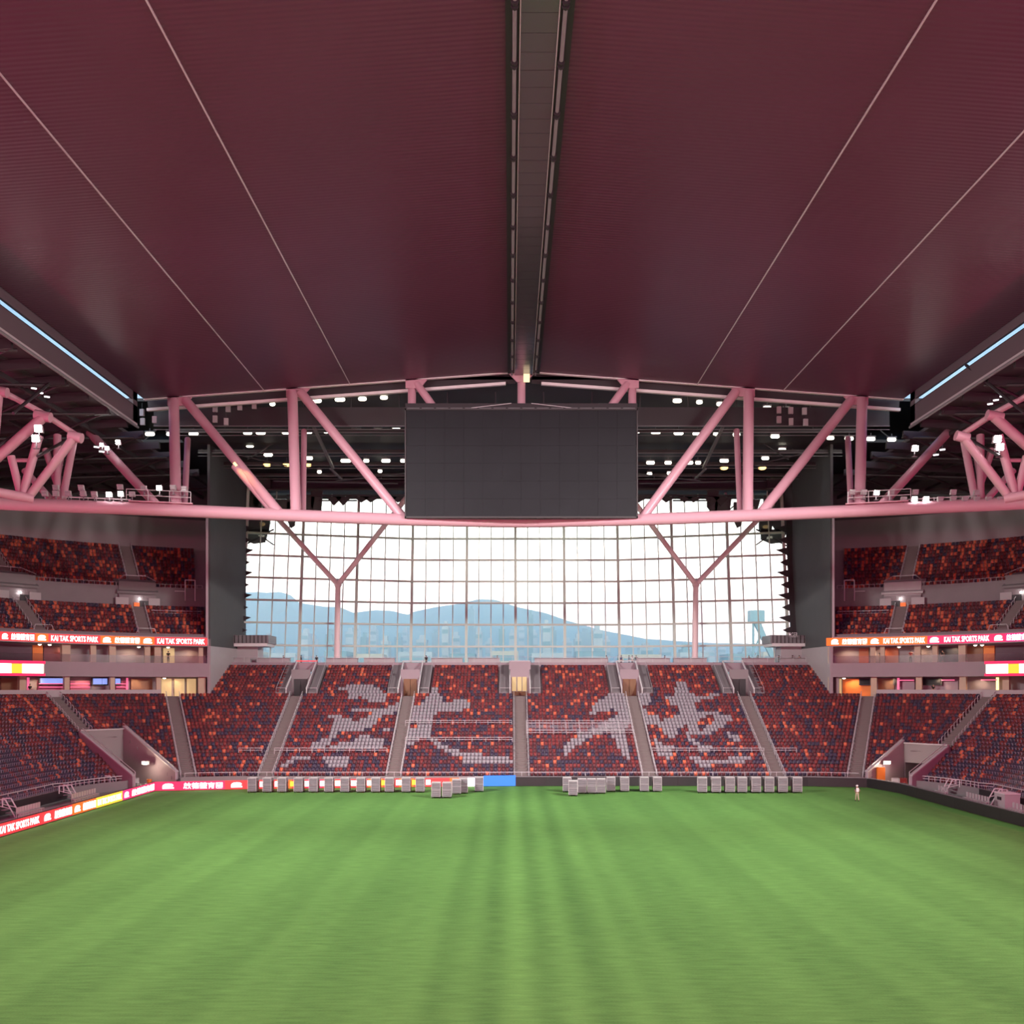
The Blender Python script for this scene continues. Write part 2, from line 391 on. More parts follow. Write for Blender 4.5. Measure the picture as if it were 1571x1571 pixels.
# ---- corner entrances (ramp cut into the lower tier)
for sg in (-1, 1):
    o, d, ln, hw = VOM[sg]; n = Vector((-d.y, d.x, 0))
    def zrow(p):                          # terrace height under a point
        q = Vector((p.x - CX, p.y - YC, 0)); x = abs(q.x) - 35
        r = math.hypot(x, q.y) if x > 0 and q.y > 0 else (q.y if x <= 0 else x)
        return Z0 + RISE * max(0, (r - RC)) / TREAD
    root = thing('corner_entrance', '%s corner vehicle entrance cut into the seats with sloping pink-grey walls' % SIDE[sg], 'entrance', o, kind='structure')
    for g in (-1, 1):
        st = o + n * g * hw - d * .5; en = o + n * g * hw + d * ln
        zs, ze = max(zrow(st), .8) + .9, zrow(en) + .9
        wl = MB(); wl.prism([st - o, en - o, en - o + Vector((0, 0, ze)), st - o + Vector((0, 0, zs))], n * g * .35)
        wl.build('side_wall', M['fascia'], root)
        c = MB(); c.bar(st - o + n * g * .17 + Vector((0, 0, zs + .08)), en - o + n * g * .17 + Vector((0, 0, ze + .08)), .5, .16)
        c.bar(st - o + Vector((0, 0, zs + .5)), en - o + Vector((0, 0, ze + .5)), .07, .07); c.bar(st - o + Vector((0, 0, 0)), st - o + Vector((0, 0, zs + .5)), .09, .09)
        c.build('coping_rail', M['rail'], root)
    en = d * ln; ze = zrow(o + en) + .9
    bw = MB(); bw.frame(en - n * (hw + .35) + Vector((0, 0, 2.7)), n * 2 * (hw + .35), d * .35, Vector((0, 0, ze - 2.7)))
    bw.build('lintel_wall', M['backwall'], root)
    tp = MB(); tp.bar(en - n * (hw + .35) + Vector((0, 0, ze + .08)), en + n * (hw + .35) + Vector((0, 0, ze + .08)), .45, .16); tp.build('coping_rail', M['rail'], root)
    tn = MB()                              # the passage carrying on under the seats
    tn.frame(en + d * 6 - n * hw, n * 2 * hw, d * .2, Vector((0, 0, 2.9))); tn.frame(en + d * .3 - n * (hw + .2), n * .2, d * 6, Vector((0, 0, 2.9)))
    tn.frame(en + d * .3 + n * hw, n * .2, d * 6, Vector((0, 0, 2.9))); tn.frame(en + d * .3 - n * hw + Vector((0, 0, 2.75)), n * 2 * hw, d * 6, Vector((0, 0, .15)))
    tn.build('passage', M['backwall'], root)

# ---- upper-row door recesses of the far stand
for i, ax in enumerate(AISLE_X):
    y0 = YF + TREAD * NR; z0 = Z0 + RISE * NR; top = Z0 + RISE * NR2
    root = thing('stand_doorway', '%s doorway recess of the five at the top of the far stand' % AQ[i], 'doorway', (ax, y0, z0), kind='structure')
    f = MB(); f.box((0, 1.6, -.05), (2.8, 3.4, .1)); f.build('landing', M['stair'], root)
    b = MB(); b.frame((-1.4, 3.2, 0), (2.8, 0, 0), (0, .25, 0), (0, 0, 3.9)); b.build('back_wall', M['backwall'] if i in (0, 4) else M['fascia'], root)
    for g in (-1, 1):
        s = MB(); s.prism([(g * 1.4, 0, 0), (g * 1.4, 3.4, 0), (g * 1.4, 8, 0), (g * 1.4, 8, 4.9), (g * 1.4, 0, .7)], (g * .12, 0, 0)); s.build('cheek_wall', M['fascia'], root)
        s = MB(); s.bar((g * 1.47, -.1, 1.05), (g * 1.47, 7.6, 5.2), .17, .2); s.bar((g * 1.47, -.1, 0), (g * 1.47, -.1, 1.1), .1, .1); s.build('thick_rail', M['whitepaint'], root)
        s = MB(); s.prism([(g * 1.6, .4, .25), (g * 2.95, .4, .25), (g * 2.95, 7.9, 4.35), (g * 1.6, 7.9, 4.35)], (0, 0, .3)); s.build('side_slab', M['tread'], root)
        s = MB(); s.bar((g * 2.95, .2, 1.2), (g * 2.95, 7.6, 5.15), .05, .05); s.bar((g * 2.95, .2, .2), (g * 2.95, .2, 1.2), .05, .05); s.bar((g * 1.6, 7.7, 5.25), (g * 2.95, 7.6, 5.15), .05, .05)
        s.bar((g * 1.6, .2, 1.2), (g * 2.95, .2, 1.2), .05, .05); s.build('thin_rail', M['rail'], root)
    s = MB(); s.bar((-1.6, 7.6, 5.25), (1.6, 7.6, 5.25), .16, .16); s.build('cross_rail', M['ledred'] if i == 0 else M['rail'], root)
    if i == 2:
        for g in (-.85, -.05, .7):
            s = MB(); s.box((g, 3.12, 1.75), (.62, .08, 2.1)); s.build('lit_pane', M['warmwall'], root)
        s = MB(); s.box((0, 3.1, .35), (2.2, .1, .6)); s.build('door_sill', M['wood'], root)
        s = MB(); s.frame((-1.6, 3.2, 3.9), (3.2, 0, 0), (0, 4.6, 0), (0, 0, 1.2)); s.build('hood', M['fascia'], root)
    else:
        for g in (-.5, .5):
            s = MB(); s.box((g, 3.12, 1.25), (.95, .1, 2.5)); s.box((g * .2, 3.04, 1.2), (.05, .06, .5)); s.build('door_leaf', M['wood'] if i in (1, 3) else M['darksteel'], root)

# ---- seats
COLS = ['orange', 'red', 'maroon', 'navy', 'grey']
def zc(pts, ox): return [(x / 4.364 + ox, y / 4.364 + 1000) for x, y in pts]
GLYPH = [zc(p, 340) for p in (
    [(770,235),(845,225),(900,215),(985,215),(1050,240),(1065,265),(1110,275),(1112,310),(1080,340),(1010,338),(975,325),(920,305),(885,310),(840,320),(838,290),(845,265),(815,250),(770,250)],
    [(865,390),(1000,388),(1010,375),(1100,370),(1110,355),(1175,345),(1185,370),(1160,405),(1080,430),(1050,460),(1040,490),(960,515),(950,535),(870,535),(790,535),(770,560),(760,570),(710,630),(700,662),(600,662),(600,630),(620,605),(690,585),(720,560),(735,520),(750,480),(770,440),(715,445),(715,427),(800,425),(800,440),(865,445),(880,470),(905,460),(980,430),(1010,408),(865,408)],
    [(715,662),(740,630),(830,600),(890,590),(920,570),(965,550),(1000,570),(1080,570),(1065,662)],
    [(1070,500),(1140,500),(1135,545),(1070,530)],
    [(660,695),(960,692),(940,710),(850,710),(825,780),(740,780),(680,740)],
    [(495,695),(605,692),(590,712),(545,725),(480,735),(440,765),(400,785),(380,778),(385,755),(430,735),(460,712)])]
GLYPH += [zc([(245,290),(265,285),(285,225),(300,220),(320,260),(335,290),(355,320),(350,335),(400,340),(415,322),(480,318),(520,335),(530,370),(500,388),(350,400),(330,400),(300,420),(270,440),(265,500),(255,560),(320,590),(325,610),(375,630),(380,650),(430,650),(480,670),(550,672),(560,682),(640,690),(700,690),(760,705),(810,722),(805,740),(480,740),(475,712),(440,708),(420,690),(380,680),(340,655),(300,640),(290,610),(260,590),(240,580),(170,595),(160,615),(90,618),(90,570),(105,520),(180,515),(185,460),(115,455),(120,400),(125,370),(180,355),(230,340)], 600)]
GLYPH += [zc(p, 860) for p in (
    [(200,425),(200,395),(235,350),(260,325),(300,300),(335,280),(400,275),(425,290),(430,330),(455,400),(470,490),(440,500),(420,520),(430,560),(440,600),(465,720),(445,720),(400,660),(370,600),(330,570),(330,520),(300,530),(260,560),(200,570),(150,610),(100,640),(50,685),(25,690),(20,650),(50,600),(100,580),(120,525),(240,520),(260,490),(300,470),(330,445),(370,430),(400,400),(345,390),(320,405),(240,410)],
    [(515,285),(560,275),(570,210),(585,215),(590,255),(610,260),(605,320),(580,355),(555,370),(580,390),(590,430),(660,430),(680,460),(720,450),(760,430),(790,420),(790,390),(800,355),(740,358),(715,340),(720,325),(680,328),(680,315),(740,295),(770,285),(770,245),(780,240),(780,195),(835,195),(850,215),(865,270),(900,285),(910,295),(990,298),(1000,280),(1050,275),(1065,295),(1020,310),(960,325),(900,340),(905,390),(950,395),(1050,395),(1070,415),(1140,420),(1155,455),(1100,480),(1080,510),(1040,530),(1000,550),(950,555),(840,570),(840,545),(870,520),(850,490),(800,510),(780,540),(785,590),(760,575),(700,560),(670,510),(650,485),(560,480),(545,440),(530,350)],
    [(620,590),(650,585),(675,620),(750,620),(760,640),(750,700),(715,725),(660,690),(640,665),(625,630)],
    [(860,590),(905,588),(930,620),(1000,620),(1020,635),(995,665),(930,662),(900,630)],
    [(1110,540),(1140,540),(1160,560),(1210,570),(1210,605),(1170,600),(1115,565)],
    [(860,695),(945,695),(955,728),(1120,728),(1125,705),(1180,695),(1280,695),(1270,720),(1200,745),(1080,745),(1000,765),(990,785),(950,780),(920,755),(890,735)])]
HOLES = [zc([(920,435),(1035,430),(1020,470),(980,500),(938,525)], 860), zc([(735,482),(768,482),(768,498),(735,498)], 860)]
def inside(poly, x, y):
    c = False; j = len(poly) - 1
    for i in range(len(poly)):
        (xi, yi), (xj, yj) = poly[i], poly[j]
        if (yi > y) != (yj > y) and x < (xj - xi) * (y - yi) / (yj - yi) + xi: c = not c
        j = i
    return c
SEATS = []          # x, y, z, heading (outward normal), colour index, tier, row
def pick(p):        # weights orange, red, maroon, navy
    return int(rng.choice(4, p=np.array(p) / sum(p)))
def put(p, n, z, tier, row, frac):
    x, y = p.x, p.y
    if tier == 'low':
        sidew = min(1, max(0, (126 - y) / 10))
        o = .07 + .12 * max(0, frac - .55)
        c = pick((o, (.26 + .30 * frac) * (1 - .4 * sidew), .38 - .08 * frac, .38 - .30 * frac + sidew * .9 * max(0, .7 - frac)))
        zz = z + .62; px, py = VX + x * F / y, VY - (zz - CH) * F / y
        if 430 < px < 1160 and y > 128.5 and not any(inside(h, px, py) for h in HOLES) and any(inside(g, px, py) for g in GLYPH): c = 4
    else: c = pick((.24, .34, .28, .16))
    SEATS.append((x, y, z, math.atan2(n.y, n.x) - math.pi / 2, c, tier, row))
SP = .5
for k in range(NR2):
    d = TREAD * k + .42; z = Z0 + RISE * k; fr = k / 33
    up = k >= NR
    blocks = [(-35 if not up else -35, AISLE_X[0] - CX)] + [(AISLE_X[i] - CX, AISLE_X[i + 1] - CX) for i in range(4)] + [(AISLE_X[4] - CX, 35)]
    gap = 1.05 if not up else 3.25
    for i, (a, b) in enumerate(blocks):
        a2 = a + gap if i > 0 else a; b2 = b - gap if i < 5 else b
        m = int((b2 - a2) / SP)
        for j in range(m):
            put(Vector((CX + a2 + (b2 - a2) * (j + .5) / m, YF + d, 0)), Vector((0, 1, 0)), z, 'low', k, fr)
    r = RC + d
    for sg in (-1, 1):
        if up:
            tmax = math.degrees(math.asin((UP_HALF - .3 - 35) / r)); m = int(R(tmax) * r / SP)
            for j in range(m): put(arc(sg, tmax * (j + .5) / m, r), arc_n(sg, tmax * (j + .5) / m), z, 'low', k, fr)
            continue
        lim = [0] + AISLE_T + [90]
        for a, b in zip(lim[:-1], lim[1:]):
            g = math.degrees(1.05 / r); a2 = a + (g if a else 0); b2 = b - (g if b < 90 else 0); m = int(R(b2 - a2) * r / SP)
            for j in range(m):
                t = a2 + (b2 - a2) * (j + .5) / m; p = arc(sg, t, r)
                if not in_vom(p, .55): put(p, arc_n(sg, t), z, 'low', k, fr)
        for j in range(int((YC - 60) / SP)):
            y = YC - (j + .5) * SP
            if abs(y - 96) > 1 and abs(y - 78) > 1: put(Vector((CX + sg * (35 + r), y, 0)), Vector((sg, 0, 0)), z, 'low', k, fr)
# upper tiers
UR0, UZ0, UN1, UR1, UZ1, UN2, UT, UTA = 36.3, 19.3, 8, 44.2, 26.4, 13, 16.3, (29.5, 51.5, 74)
for sg in (-1, 1):
    for base, zb, cnt, rise, lo in ((UR0, UZ0, UN1, .6, UT + .6), (UR1, UZ1, UN2, .61, UT + 2.2)):
        for k in range(cnt):
            r = base + .8 * k + .42; z = zb + rise * k
            lim = [lo] + list(UTA) + [92]
            for a, b in zip(lim[:-1], lim[1:]):
                g = math.degrees(.95 / r); a2 = a + (g if a > lo else 0); b2 = b - g; m = int(R(b2 - a2) * r / SP)
                for j in range(m):
                    t = a2 + (b2 - a2) * (j + .5) / m
                    if base == UR1 and k < 3 and any(abs(t - q) < 3.1 for q in UTA): continue
                    put(arc(sg, t, r), arc_n(sg, t), z, 'up%d' % sg, k, 0)

def seat_template():                      # tip-up seat: tapered rounded back + bracket, folded pan
    b = MB()
    o = [(-.17, .28), (.17, .28), (.23, .64), (.205, .84), (-.205, .84), (-.23, .64)]
    b.add([(x, .10 + (z - .3) * .18, z) for x, z in o] + [(x, .16 + (z - .3) * .18, z) for x, z in o],
          [(0, 1, 2, 3, 4, 5), (11, 10, 9, 8, 7, 6)] + [(i, i + 6, (i + 1) % 6 + 6, (i + 1) % 6) for i in range(6)])
    b.box((0, .1, .17), (.07, .1, .34))
    p = MB(); p.frame((-.19, -.02, .36), (.38, 0, 0), (0, .09, 0), (0, .03, .33))
    a = MB(); a.frame((-.256, -.06, .0), (.016, 0, 0), (0, .16, 0), (0, 0, .60)); a.frame((-.26, -.16, .58), (.024, 0, 0), (0, .34, 0), (0, 0, .05))
    return b, p, a
tb, tp, ta = seat_template()
SM = [M['seat_' + c] for c in COLS]
backs = [tb.mesh('seat_back_' + c, m) for c, m in zip(COLS, SM)]; pans = [tp.mesh('seat_pan_' + c, m) for c, m in zip(COLS, SM)]; arm_me = ta.mesh('seat_armrest', M['seat_arm'])
def view(s): x, y, z = s[0], s[1], s[2] + .5; return VX + x * F / y, VY - (z - CH) * F / y
near = sorted((i for i, s in enumerate(SEATS) if s[5] == 'low' and 4 < view(s)[0] < 1567 and view(s)[1] < 1560), key=lambda i: SEATS[i][1])
near = sorted(near[:300], key=lambda i: (SEATS[i][0] > 0, SEATS[i][6], view(SEATS[i])[0] * (1 if SEATS[i][0] < 0 else -1)))
solo = set(near); cnt = {}
for i in near:
    x, y, z, h, c, tier, row = SEATS[i]; sd = SIDE[1 if x > 0 else -1]
    q = cnt.get((sd, row), 0); cnt[(sd, row)] = q + 1
    o = link('stadium_seat', backs[c], None, '%s tip-up seat, %s row up, %s from the %s picture edge' % (COLS[c], nth(row), nth(q), sd), 'seat',
             'nearest seats of the %s stand' % sd, loc=(x, y, z), rz=h)
    link('seat_pan', pans[c], o); link('armrest', arm_me, o)
rest = [s for i, s in enumerate(SEATS) if i not in solo]
tv = np.array(tb.v + tp.v + ta.v); nb = len(tb.v); nc = nb + len(tp.v)
tf = tb.f + [tuple(i + nb for i in f) for f in tp.f] + [tuple(i + nc for i in f) for f in ta.f]; isarm = np.array([0] * (len(tb.f) + len(tp.f)) + [1] * len(ta.f))
n = len(rest); arr = np.array([s[:5] for s in rest]); ca, sa = np.cos(arr[:, 3]), np.sin(arr[:, 3])
V = np.empty((n, len(tv), 3))
V[:, :, 0] = arr[:, 0, None] + ca[:, None] * tv[None, :, 0] - sa[:, None] * tv[None, :, 1]
V[:, :, 1] = arr[:, 1, None] + sa[:, None] * tv[None, :, 0] + ca[:, None] * tv[None, :, 1]
V[:, :, 2] = arr[:, 2, None] + tv[None, :, 2]
lt = np.array([len(f) for f in tf]); lv = np.concatenate([np.array(f) for f in tf])
me = bpy.data.meshes.new('stadium_seat_mass'); me.vertices.add(n * len(tv)); me.vertices.foreach_set('co', V.ravel())
me.loops.add(n * len(lv)); me.loops.foreach_set('vertex_index', (lv[None, :] + (np.arange(n) * len(tv))[:, None]).ravel().astype(np.int32))
me.polygons.add(n * len(tf)); tot = np.tile(lt, n); me.polygons.foreach_set('loop_start', np.concatenate([[0], np.cumsum(tot)[:-1]]).astype(np.int32))
me.polygons.foreach_set('loop_total', tot.astype(np.int32)); me.polygons.foreach_set('material_index', np.where(np.tile(isarm, n) == 1, 5, np.repeat(arr[:, 4].astype(np.int32), len(tf))).astype(np.int32))
for m_ in SM + [M['seat_arm']]: me.materials.append(m_)
me.update(calc_edges=True); me.validate()
link('stadium_seat_rows', me, None, 'thousands of red, navy and orange seats with pale grey seats forming two large characters', 'seating', kind='stuff')
print('seats', len(SEATS))

# ---- lettering and the round-topped emblem of the LED boards
_txt = {}
def text_mesh(body, m):
    key = (body, m.name)
    if key not in _txt:
        cu = bpy.data.curves.new('lettering', 'FONT'); cu.body = body; cu.offset = .012; cu.extrude = .01; cu.resolution_u = 2
        o = bpy.data.objects.new('lettering', cu); COL.objects.link(o); bpy.context.view_layer.update()
        me_ = bpy.data.meshes.new_from_object(o.evaluated_get(bpy.context.evaluated_depsgraph_get())); bpy.data.objects.remove(o)
        c = np.empty(len(me_.vertices) * 3); me_.vertices.foreach_get('co', c); c = c.reshape(-1, 3)
        lo, hi = c.min(0), c.max(0); c[:, :2] = (c[:, :2] - (lo[:2] + hi[:2]) / 2) / (hi[:2] - lo[:2])
        me_.vertices.foreach_set('co', c.ravel()); me_.materials.clear(); me_.materials.append(m); me_.update(); _txt[key] = me_
    return _txt[key]
_logo = {}
def logo_mesh(m):
    if m.name not in _logo:
        b = MB()
        def sl(pts): b.prism([(x, z, 0) for x, z in pts], (0, 0, .01))
        sl([(-.5, -.5), (-.5, .0), (-.42, .28), (-.22, .46), (0, .5), (.0, -.5)])          # dome, left
        sl([(.0, .5), (.25, .46), (.42, .3), (.46, .08), (.36, -.1), (0, -.1)])             # dome, right
        sl([(0, -.1), (.2, -.1), (.1, -.24), (.5, -.24), (.5, -.5), (0, -.5)])              # foot
        _logo[m.name] = b.mesh('emblem', m)
    return _logo[m.name]
def on_face(me_, name, c, right, up, wd, ht, parent, off=.03):      # lay a unit mesh on a plane: columns right, up, normal
    right, up = Vector(right).normalized(), Vector(up).normalized(); nn = right.cross(up)
    o = link(name, me_, parent); pl = parent.matrix_basis.inverted() if parent else Matrix()
    mt = Matrix((right * wd, up * ht, nn)).transposed().to_4x4(); mt.translation = Vector(c) + nn * off
    o.matrix_basis = pl @ mt
    return o
ZHP, KTS = '啟德體育園', 'KAI TAK SPORTS PARK'

# ---- corner blocks: hospitality levels, upper tier, back wall (left and right)
for sg in (-1, 1):
    sd = SIDE[sg]; T0, T1 = UT, 104
    def pt(px, r): return arc_t(px, r, sg)
    # slabs, fascias and inner walls
    mb = MB()
    arcbox(mb, sg, T0, T1, 35.3, 36.3, 18.15, 19.4)                # ribbon beam
    arcbox(mb, sg, T0, T1, 35.3, 35.8, 13.75, 15.72)               # fascia between the two box levels
    arcbox(mb, sg, T0, T1, 35.8, 41, 15.5, 15.72); arcbox(mb, sg, T0, T1, 35.6, 41, 13.75, 14.0); arcbox(mb, sg, T0, T1, 35.8, 41, 18.15, 18.3)
    arcbox(mb, sg, T0, T1, 35.2, 41, 10.75, 11.0)
    for t, r0 in ((T0, 35.3),):                                     # end pier
        p, q = arc(sg, t, r0), arc(sg, t, 41); u = arc_n(sg, t).cross(Vector((0, 0, 1))) * .45
        mb.frame(p + Vector((0, 0, 11)), q - p, u * (1 if sg < 0 else -1), Vector((0, 0, 8.2)))
    mb.build('wall_%s' % sd, M['fascia'], label='pink-grey fascia slabs of the %s corner box levels' % sd, cat='wall', kind='structure')
    mb = MB(); arcbox(mb, sg, T0, T1, 38.2, 38.4, 11, 18.2)
    mb.build('wall_%s_inner' % sd, M['backwall'], label='recessed grey rear wall of the %s hospitality boxes' % sd, cat='wall', kind='structure')
    # upper tier terrace, mid parapet, end wall, back wall
    mb = MB(); pr = [(35.9, 18.4), (35.9, 19.9), (36.05, 19.9), (36.05, UZ0)]
    for k in range(UN1): pr += [(UR0 + .8 * (k + 1), UZ0 + .6 * k), (UR0 + .8 * (k + 1), UZ0 + .6 * (k + 1))]
    pr = pr[:-1] + [(UR0 + .8 * UN1, UZ0 + .6 * UN1 - .6), (42.9, UZ0 + .6 * UN1 - .6), (43.6, UZ0 + .6 * UN1 - .5), (43.6, UZ1 + .75), (43.8, UZ1 + .75), (43.8, UZ1)]
    for k in range(UN2): pr += [(UR1 + .8 * (k + 1), UZ1 + .61 * k), (UR1 + .8 * (k + 1), UZ1 + .61 * (k + 1))]
    loft(mb, sg, T0, T1, pr, 1.5)
    mb.build('terrace_%s' % sd, M['tread'], label='stepped upper tier terrace at the %s corner' % sd, cat='terrace', kind='structure')
    mb = MB(); rb = UR1 + .8 * UN2 + .3
    arcbox(mb, sg, T0 - 1.5, T1, rb, rb + .4, UZ1 + .61 * UN2 - 1, 39.2)
    mb.build('wall_%s_back' % sd, M['backwall'], label='grey wall behind the top row of the %s upper tier' % sd, cat='wall', kind='structure')
    mb = MB(); arcbox(mb, sg, 0 if False else 6, T1, rb + .2, rb + .6, 39.0, 50.5)
    mb.build('wall_%s_drape' % sd, M['curtain'], label='dark cladding above the %s upper tier wall' % sd, cat='wall', kind='structure')
    a, b_ = arc(sg, T0, 35.4), Vector((CX + sg * 43.9, 163, 0))     # dark drape wall beside the window
    mb = MB(); dv = b_ - a; nn = Vector((dv.y, -dv.x, 0)).normalized() * .4 * (1 if sg < 0 else -1)
    mb.frame(a + Vector((0, 0, 18.2)), dv, nn, Vector((0, 0, 31)))
    lw = MB(); lw.frame(a + Vector((0, 0, 11)), dv, nn, Vector((0, 0, 7.2))); lw.build('wall_%s_plinth' % sd, M['offwhite'], label='pale low wall under the %s drape wall beside the kiosk' % sd, cat='wall', kind='structure')
    mb.build('wall_%s_end' % sd, M['curtain'], label='tall dark drape wall between the window and the %s upper tier' % sd, cat='wall', kind='structure')
    mb = MB(); mb.bar(a + Vector((0, 0, 18.4)), a + Vector((0, 0, 37)), .32, .32)
    mb.build('trim_1' if sg < 0 else 'trim_2', M['rail'], label='pale vertical edge post of the %s drape wall' % sd, cat='trim', kind='structure')
    a2, b2 = Vector((CX + sg * (UP_HALF + .4), 147.6, 0)), Vector((CX + sg * (UP_HALF - .6), 158, 0))
    mb = MB(); mb.prism([a2 + Vector((0, 0, 10.8)), b2 + Vector((0, 0, 10.8)), b2 + Vector((0, 0, 16.0)), a2 + Vector((0, 0, 15.7))], (sg * .35, 0, 0))
    mb.build('wall_%s_flank' % sd, M['offwhite'], label='pale triangular flank wall at the %s end of the far stand' % sd, cat='wall', kind='structure')
    mb = MB(); mb.bar(a2 + Vector((-sg * .1, 0, 16.3)), a2 + (b2 - a2) * .32 + Vector((-sg * .1, 0, 16.3)), .3, 1.1)
    mb.build('trim_3' if sg < 0 else 'trim_4', M['midsteel'], label='dark grey guard panel on top of the %s flank wall' % sd, cat='trim', kind='structure')
    # upper stairways, portal boxes, rails
    for t in UTA:
        nm = {29.5: 'nearest the window', 51.5: 'second from the window', 74: 'by the picture edge'}[t]
        stairway('stairway', '%s lower flight of upper tier stairs, %s' % (sd, nm), arc(sg, t, UR0), arc_n(sg, t), UN1, UZ0, .6)
        stairway('stairway', '%s upper flight of upper tier stairs, %s' % (sd, nm), arc(sg, t, UR1), arc_n(sg, t), UN2, UZ1, .61, first=3)
        p = arc(sg, t, 42.7); rz = math.atan2(arc_n(sg, t).y, arc_n(sg, t).x) - math.pi / 2
        root = thing('upper_portal', '%s upper tier entrance portal with concrete hood, %s' % (sd, nm), 'portal', p + Vector((0, 0, UZ0 + 4.2)), rz, kind='structure')
        h = MB(); h.prism([(-2.9, .2, 2.5), (2.9, .2, 2.5), (2.9, 3.6, 4.6), (-2.9, 3.6, 4.6)], (0, 0, .3)); h.frame((-2.6, .6, 2.2), (5.2, 0, 0), (0, .3, 0), (0, 0, 2.1)); h.build('hood', M['offwhite'] if (sg > 0 and t < 40) else M['concrete'], root)
        h = MB(); h.box((0, .5, .9), (5.2, .3, 2.8)); h.build('portal_wall', M['backwall'], root)
        h = MB(); h.box((-.9 * sg, .3, .5), (1.3, .16, 2.0)); h.build('opening_shade', M['black'], root)  # solid black block standing in for the shade of the opening
        h = MB(); h.box((2.3 * -sg, .2, 1.3), (1.6, .2, 1.2)); h.box((2.2 * sg, .2, 1.3), (1.8, .2, 1.2)); h.build('parapet_panel', M['offwhite'], root)
        h = MB(); h.bar((-1.6, 2.6, 5.4), (1.6, 2.6, 5.4), .1, .1); h.bar((-2.6, .5, 4.5), (-1.6, 2.6, 5.4), .1, .1); h.bar((2.6, .5, 4.5), (1.6, 2.6, 5.4), .1, .1)
        h.build('hood_rail', M['rail'], root)
        h = MB(); h.ball((-.2 * sg, .05, 1.75), .13, 8); h.build('portal_lamp', M['lit'], root)
        if t < 40:
            h = MB(); h.box((.15 * sg, .2, .45), (.75, .14, 1.5)); h.build('orange_lit_panel', mat('orange_lit_panel', (1, .3, .1), emit=(1, .16, .03), strength=.8 if sg < 0 else .25), root)
    mb = MB()                              # crowd barrier rails of the upper tier
    for t in np.arange(T0 + 1, T1, 1.0):
        if min(abs(t + .5 - q) for q in UTA) < 2.6: continue
        for z in (.55, 1.05): mb.bar(arc(sg, t, 43.7) + Vector((0, 0, UZ1 + z + .2)), arc(sg, t + 1, 43.7) + Vector((0, 0, UZ1 + z + .2)), .05, .05)
        mb.bar(arc(sg, t, 43.7) + Vector((0, 0, UZ1 + .6)), arc(sg, t, 43.7) + Vector((0, 0, UZ1 + 1.25)), .05, .05)
        if t < 28:
            for z in (.95, .55): mb.bar(arc(sg, t, 41.2) + Vector((0, 0, UZ0 + 3.3 + z)), arc(sg, t + 1, 41.2) + Vector((0, 0, UZ0 + 3.3 + z)), .07, .07)
    for q in (29.5, 51.5, 74):
        p = arc(sg, q, 36.0)
        u = arc_n(sg, q).cross(Vector((0, 0, 1))); z = Vector((0, 0, 20.6))
        mb.bar(p - u * 1.1 + z, p + u * 1.1 + z, .07, .07); mb.bar(p - u * 1.4 + z * .96, p - u * 1.1 + z, .07, .07); mb.bar(p + u * 1.4 + z * .96, p + u * 1.1 + z, .07, .07)
    mb.build('barrier_rail', M['rail'], label='thin pale barrier rails across the %s upper tier' % sd, cat='railing', kind='structure')
    g = MB()                               # gate frame beside the drape wall
    p = arc(sg, T0 + 2.4, 42.6); u = arc_n(sg, T0).cross(Vector((0, 0, 1))) * sg
    for k in (0, 1.4): g.bar(p + u * k + Vector((0, 0, 25.2)), p + u * k + Vector((0, 0, 28.3)), .13, .13)
    g.bar(p + Vector((0, 0, 28.3)), p + u * 1.4 + Vector((0, 0, 28.3)), .13, .13); g.bar(p + u * 1.4 + Vector((0, 0, 26.6)), p + u * 2.9 + Vector((0, 0, 26.6)), .12, .12)
    g.build('gate_frame', M['rail'], label='pale gate frame at the %s drape wall end of the upper tier' % sd, cat='gate')
    # upper LED ribbon: one board of panels, each with its lettering
    seq = {-1: [(-16, 0, 'led', None), (0, 15, 'ledred', 'logo'), (15, 54, 'ledred', 'zh'), (54, 74, 'ledorange', 'logo'), (74, 154, 'ledred', 'en'), (154, 174, 'ledorange', 'logo'),
                (174, 216, 'ledorange', 'zh'), (216, 237, 'ledorange', 'logo'), (237, 318, 'ledred', 'en')],
           1: [(1268, 1272, 'ledorange', None), (1272, 1290, 'ledorange', 'logo'), (1290, 1332, 'ledorange', 'zh'), (1332, 1352, 'ledorange', 'logo'), (1352, 1423, 'ledorange', 'en'), (1423, 1445, 'ledcrim', 'logo'),
               (1445, 1522, 'ledcrim', 'en'), (1522, 1542, 'ledcrim', 'logo'), (1542, 1584, 'ledmag', 'zh')]}[sg]
    root = thing('ribbon_board', 'long red LED ribbon with white lettering along the %s upper tier' % sd, 'LED board', (0, 0, 0), kind=None)
    def ribbon_piece(t0, t1, r, z0, z1, col, what, root_, ink='ledwhite'):
        if sg < 0: tl, tr = max(t0, t1), min(t0, t1)
        else: tl, tr = min(t0, t1), max(t0, t1)
        pl, prt = arc(sg, tl, r), arc(sg, tr, r); rt = prt - pl
        b = MB(); nrm = rt.normalized().cross(Vector((0, 0, 1)))
        b.frame(pl + Vector((0, 0, z0)), rt, -nrm * .25, Vector((0, 0, z1 - z0))); b.build('led_panel', M[col], root_)
        if not what: return
        c = (pl + prt) / 2 + Vector((0, 0, (z0 + z1) / 2)); h = (z1 - z0)
        if what == 'logo': on_face(logo_mesh(M[ink]), 'emblem', c, rt, (0, 0, 1), rt.length * .62, h * .66, root_)
        else: on_face(text_mesh(ZHP if what == 'zh' else KTS, M[ink]), 'lettering', c, rt, (0, 0, 1), rt.length * .90, h * (.74 if what == 'zh' else .68), root_)
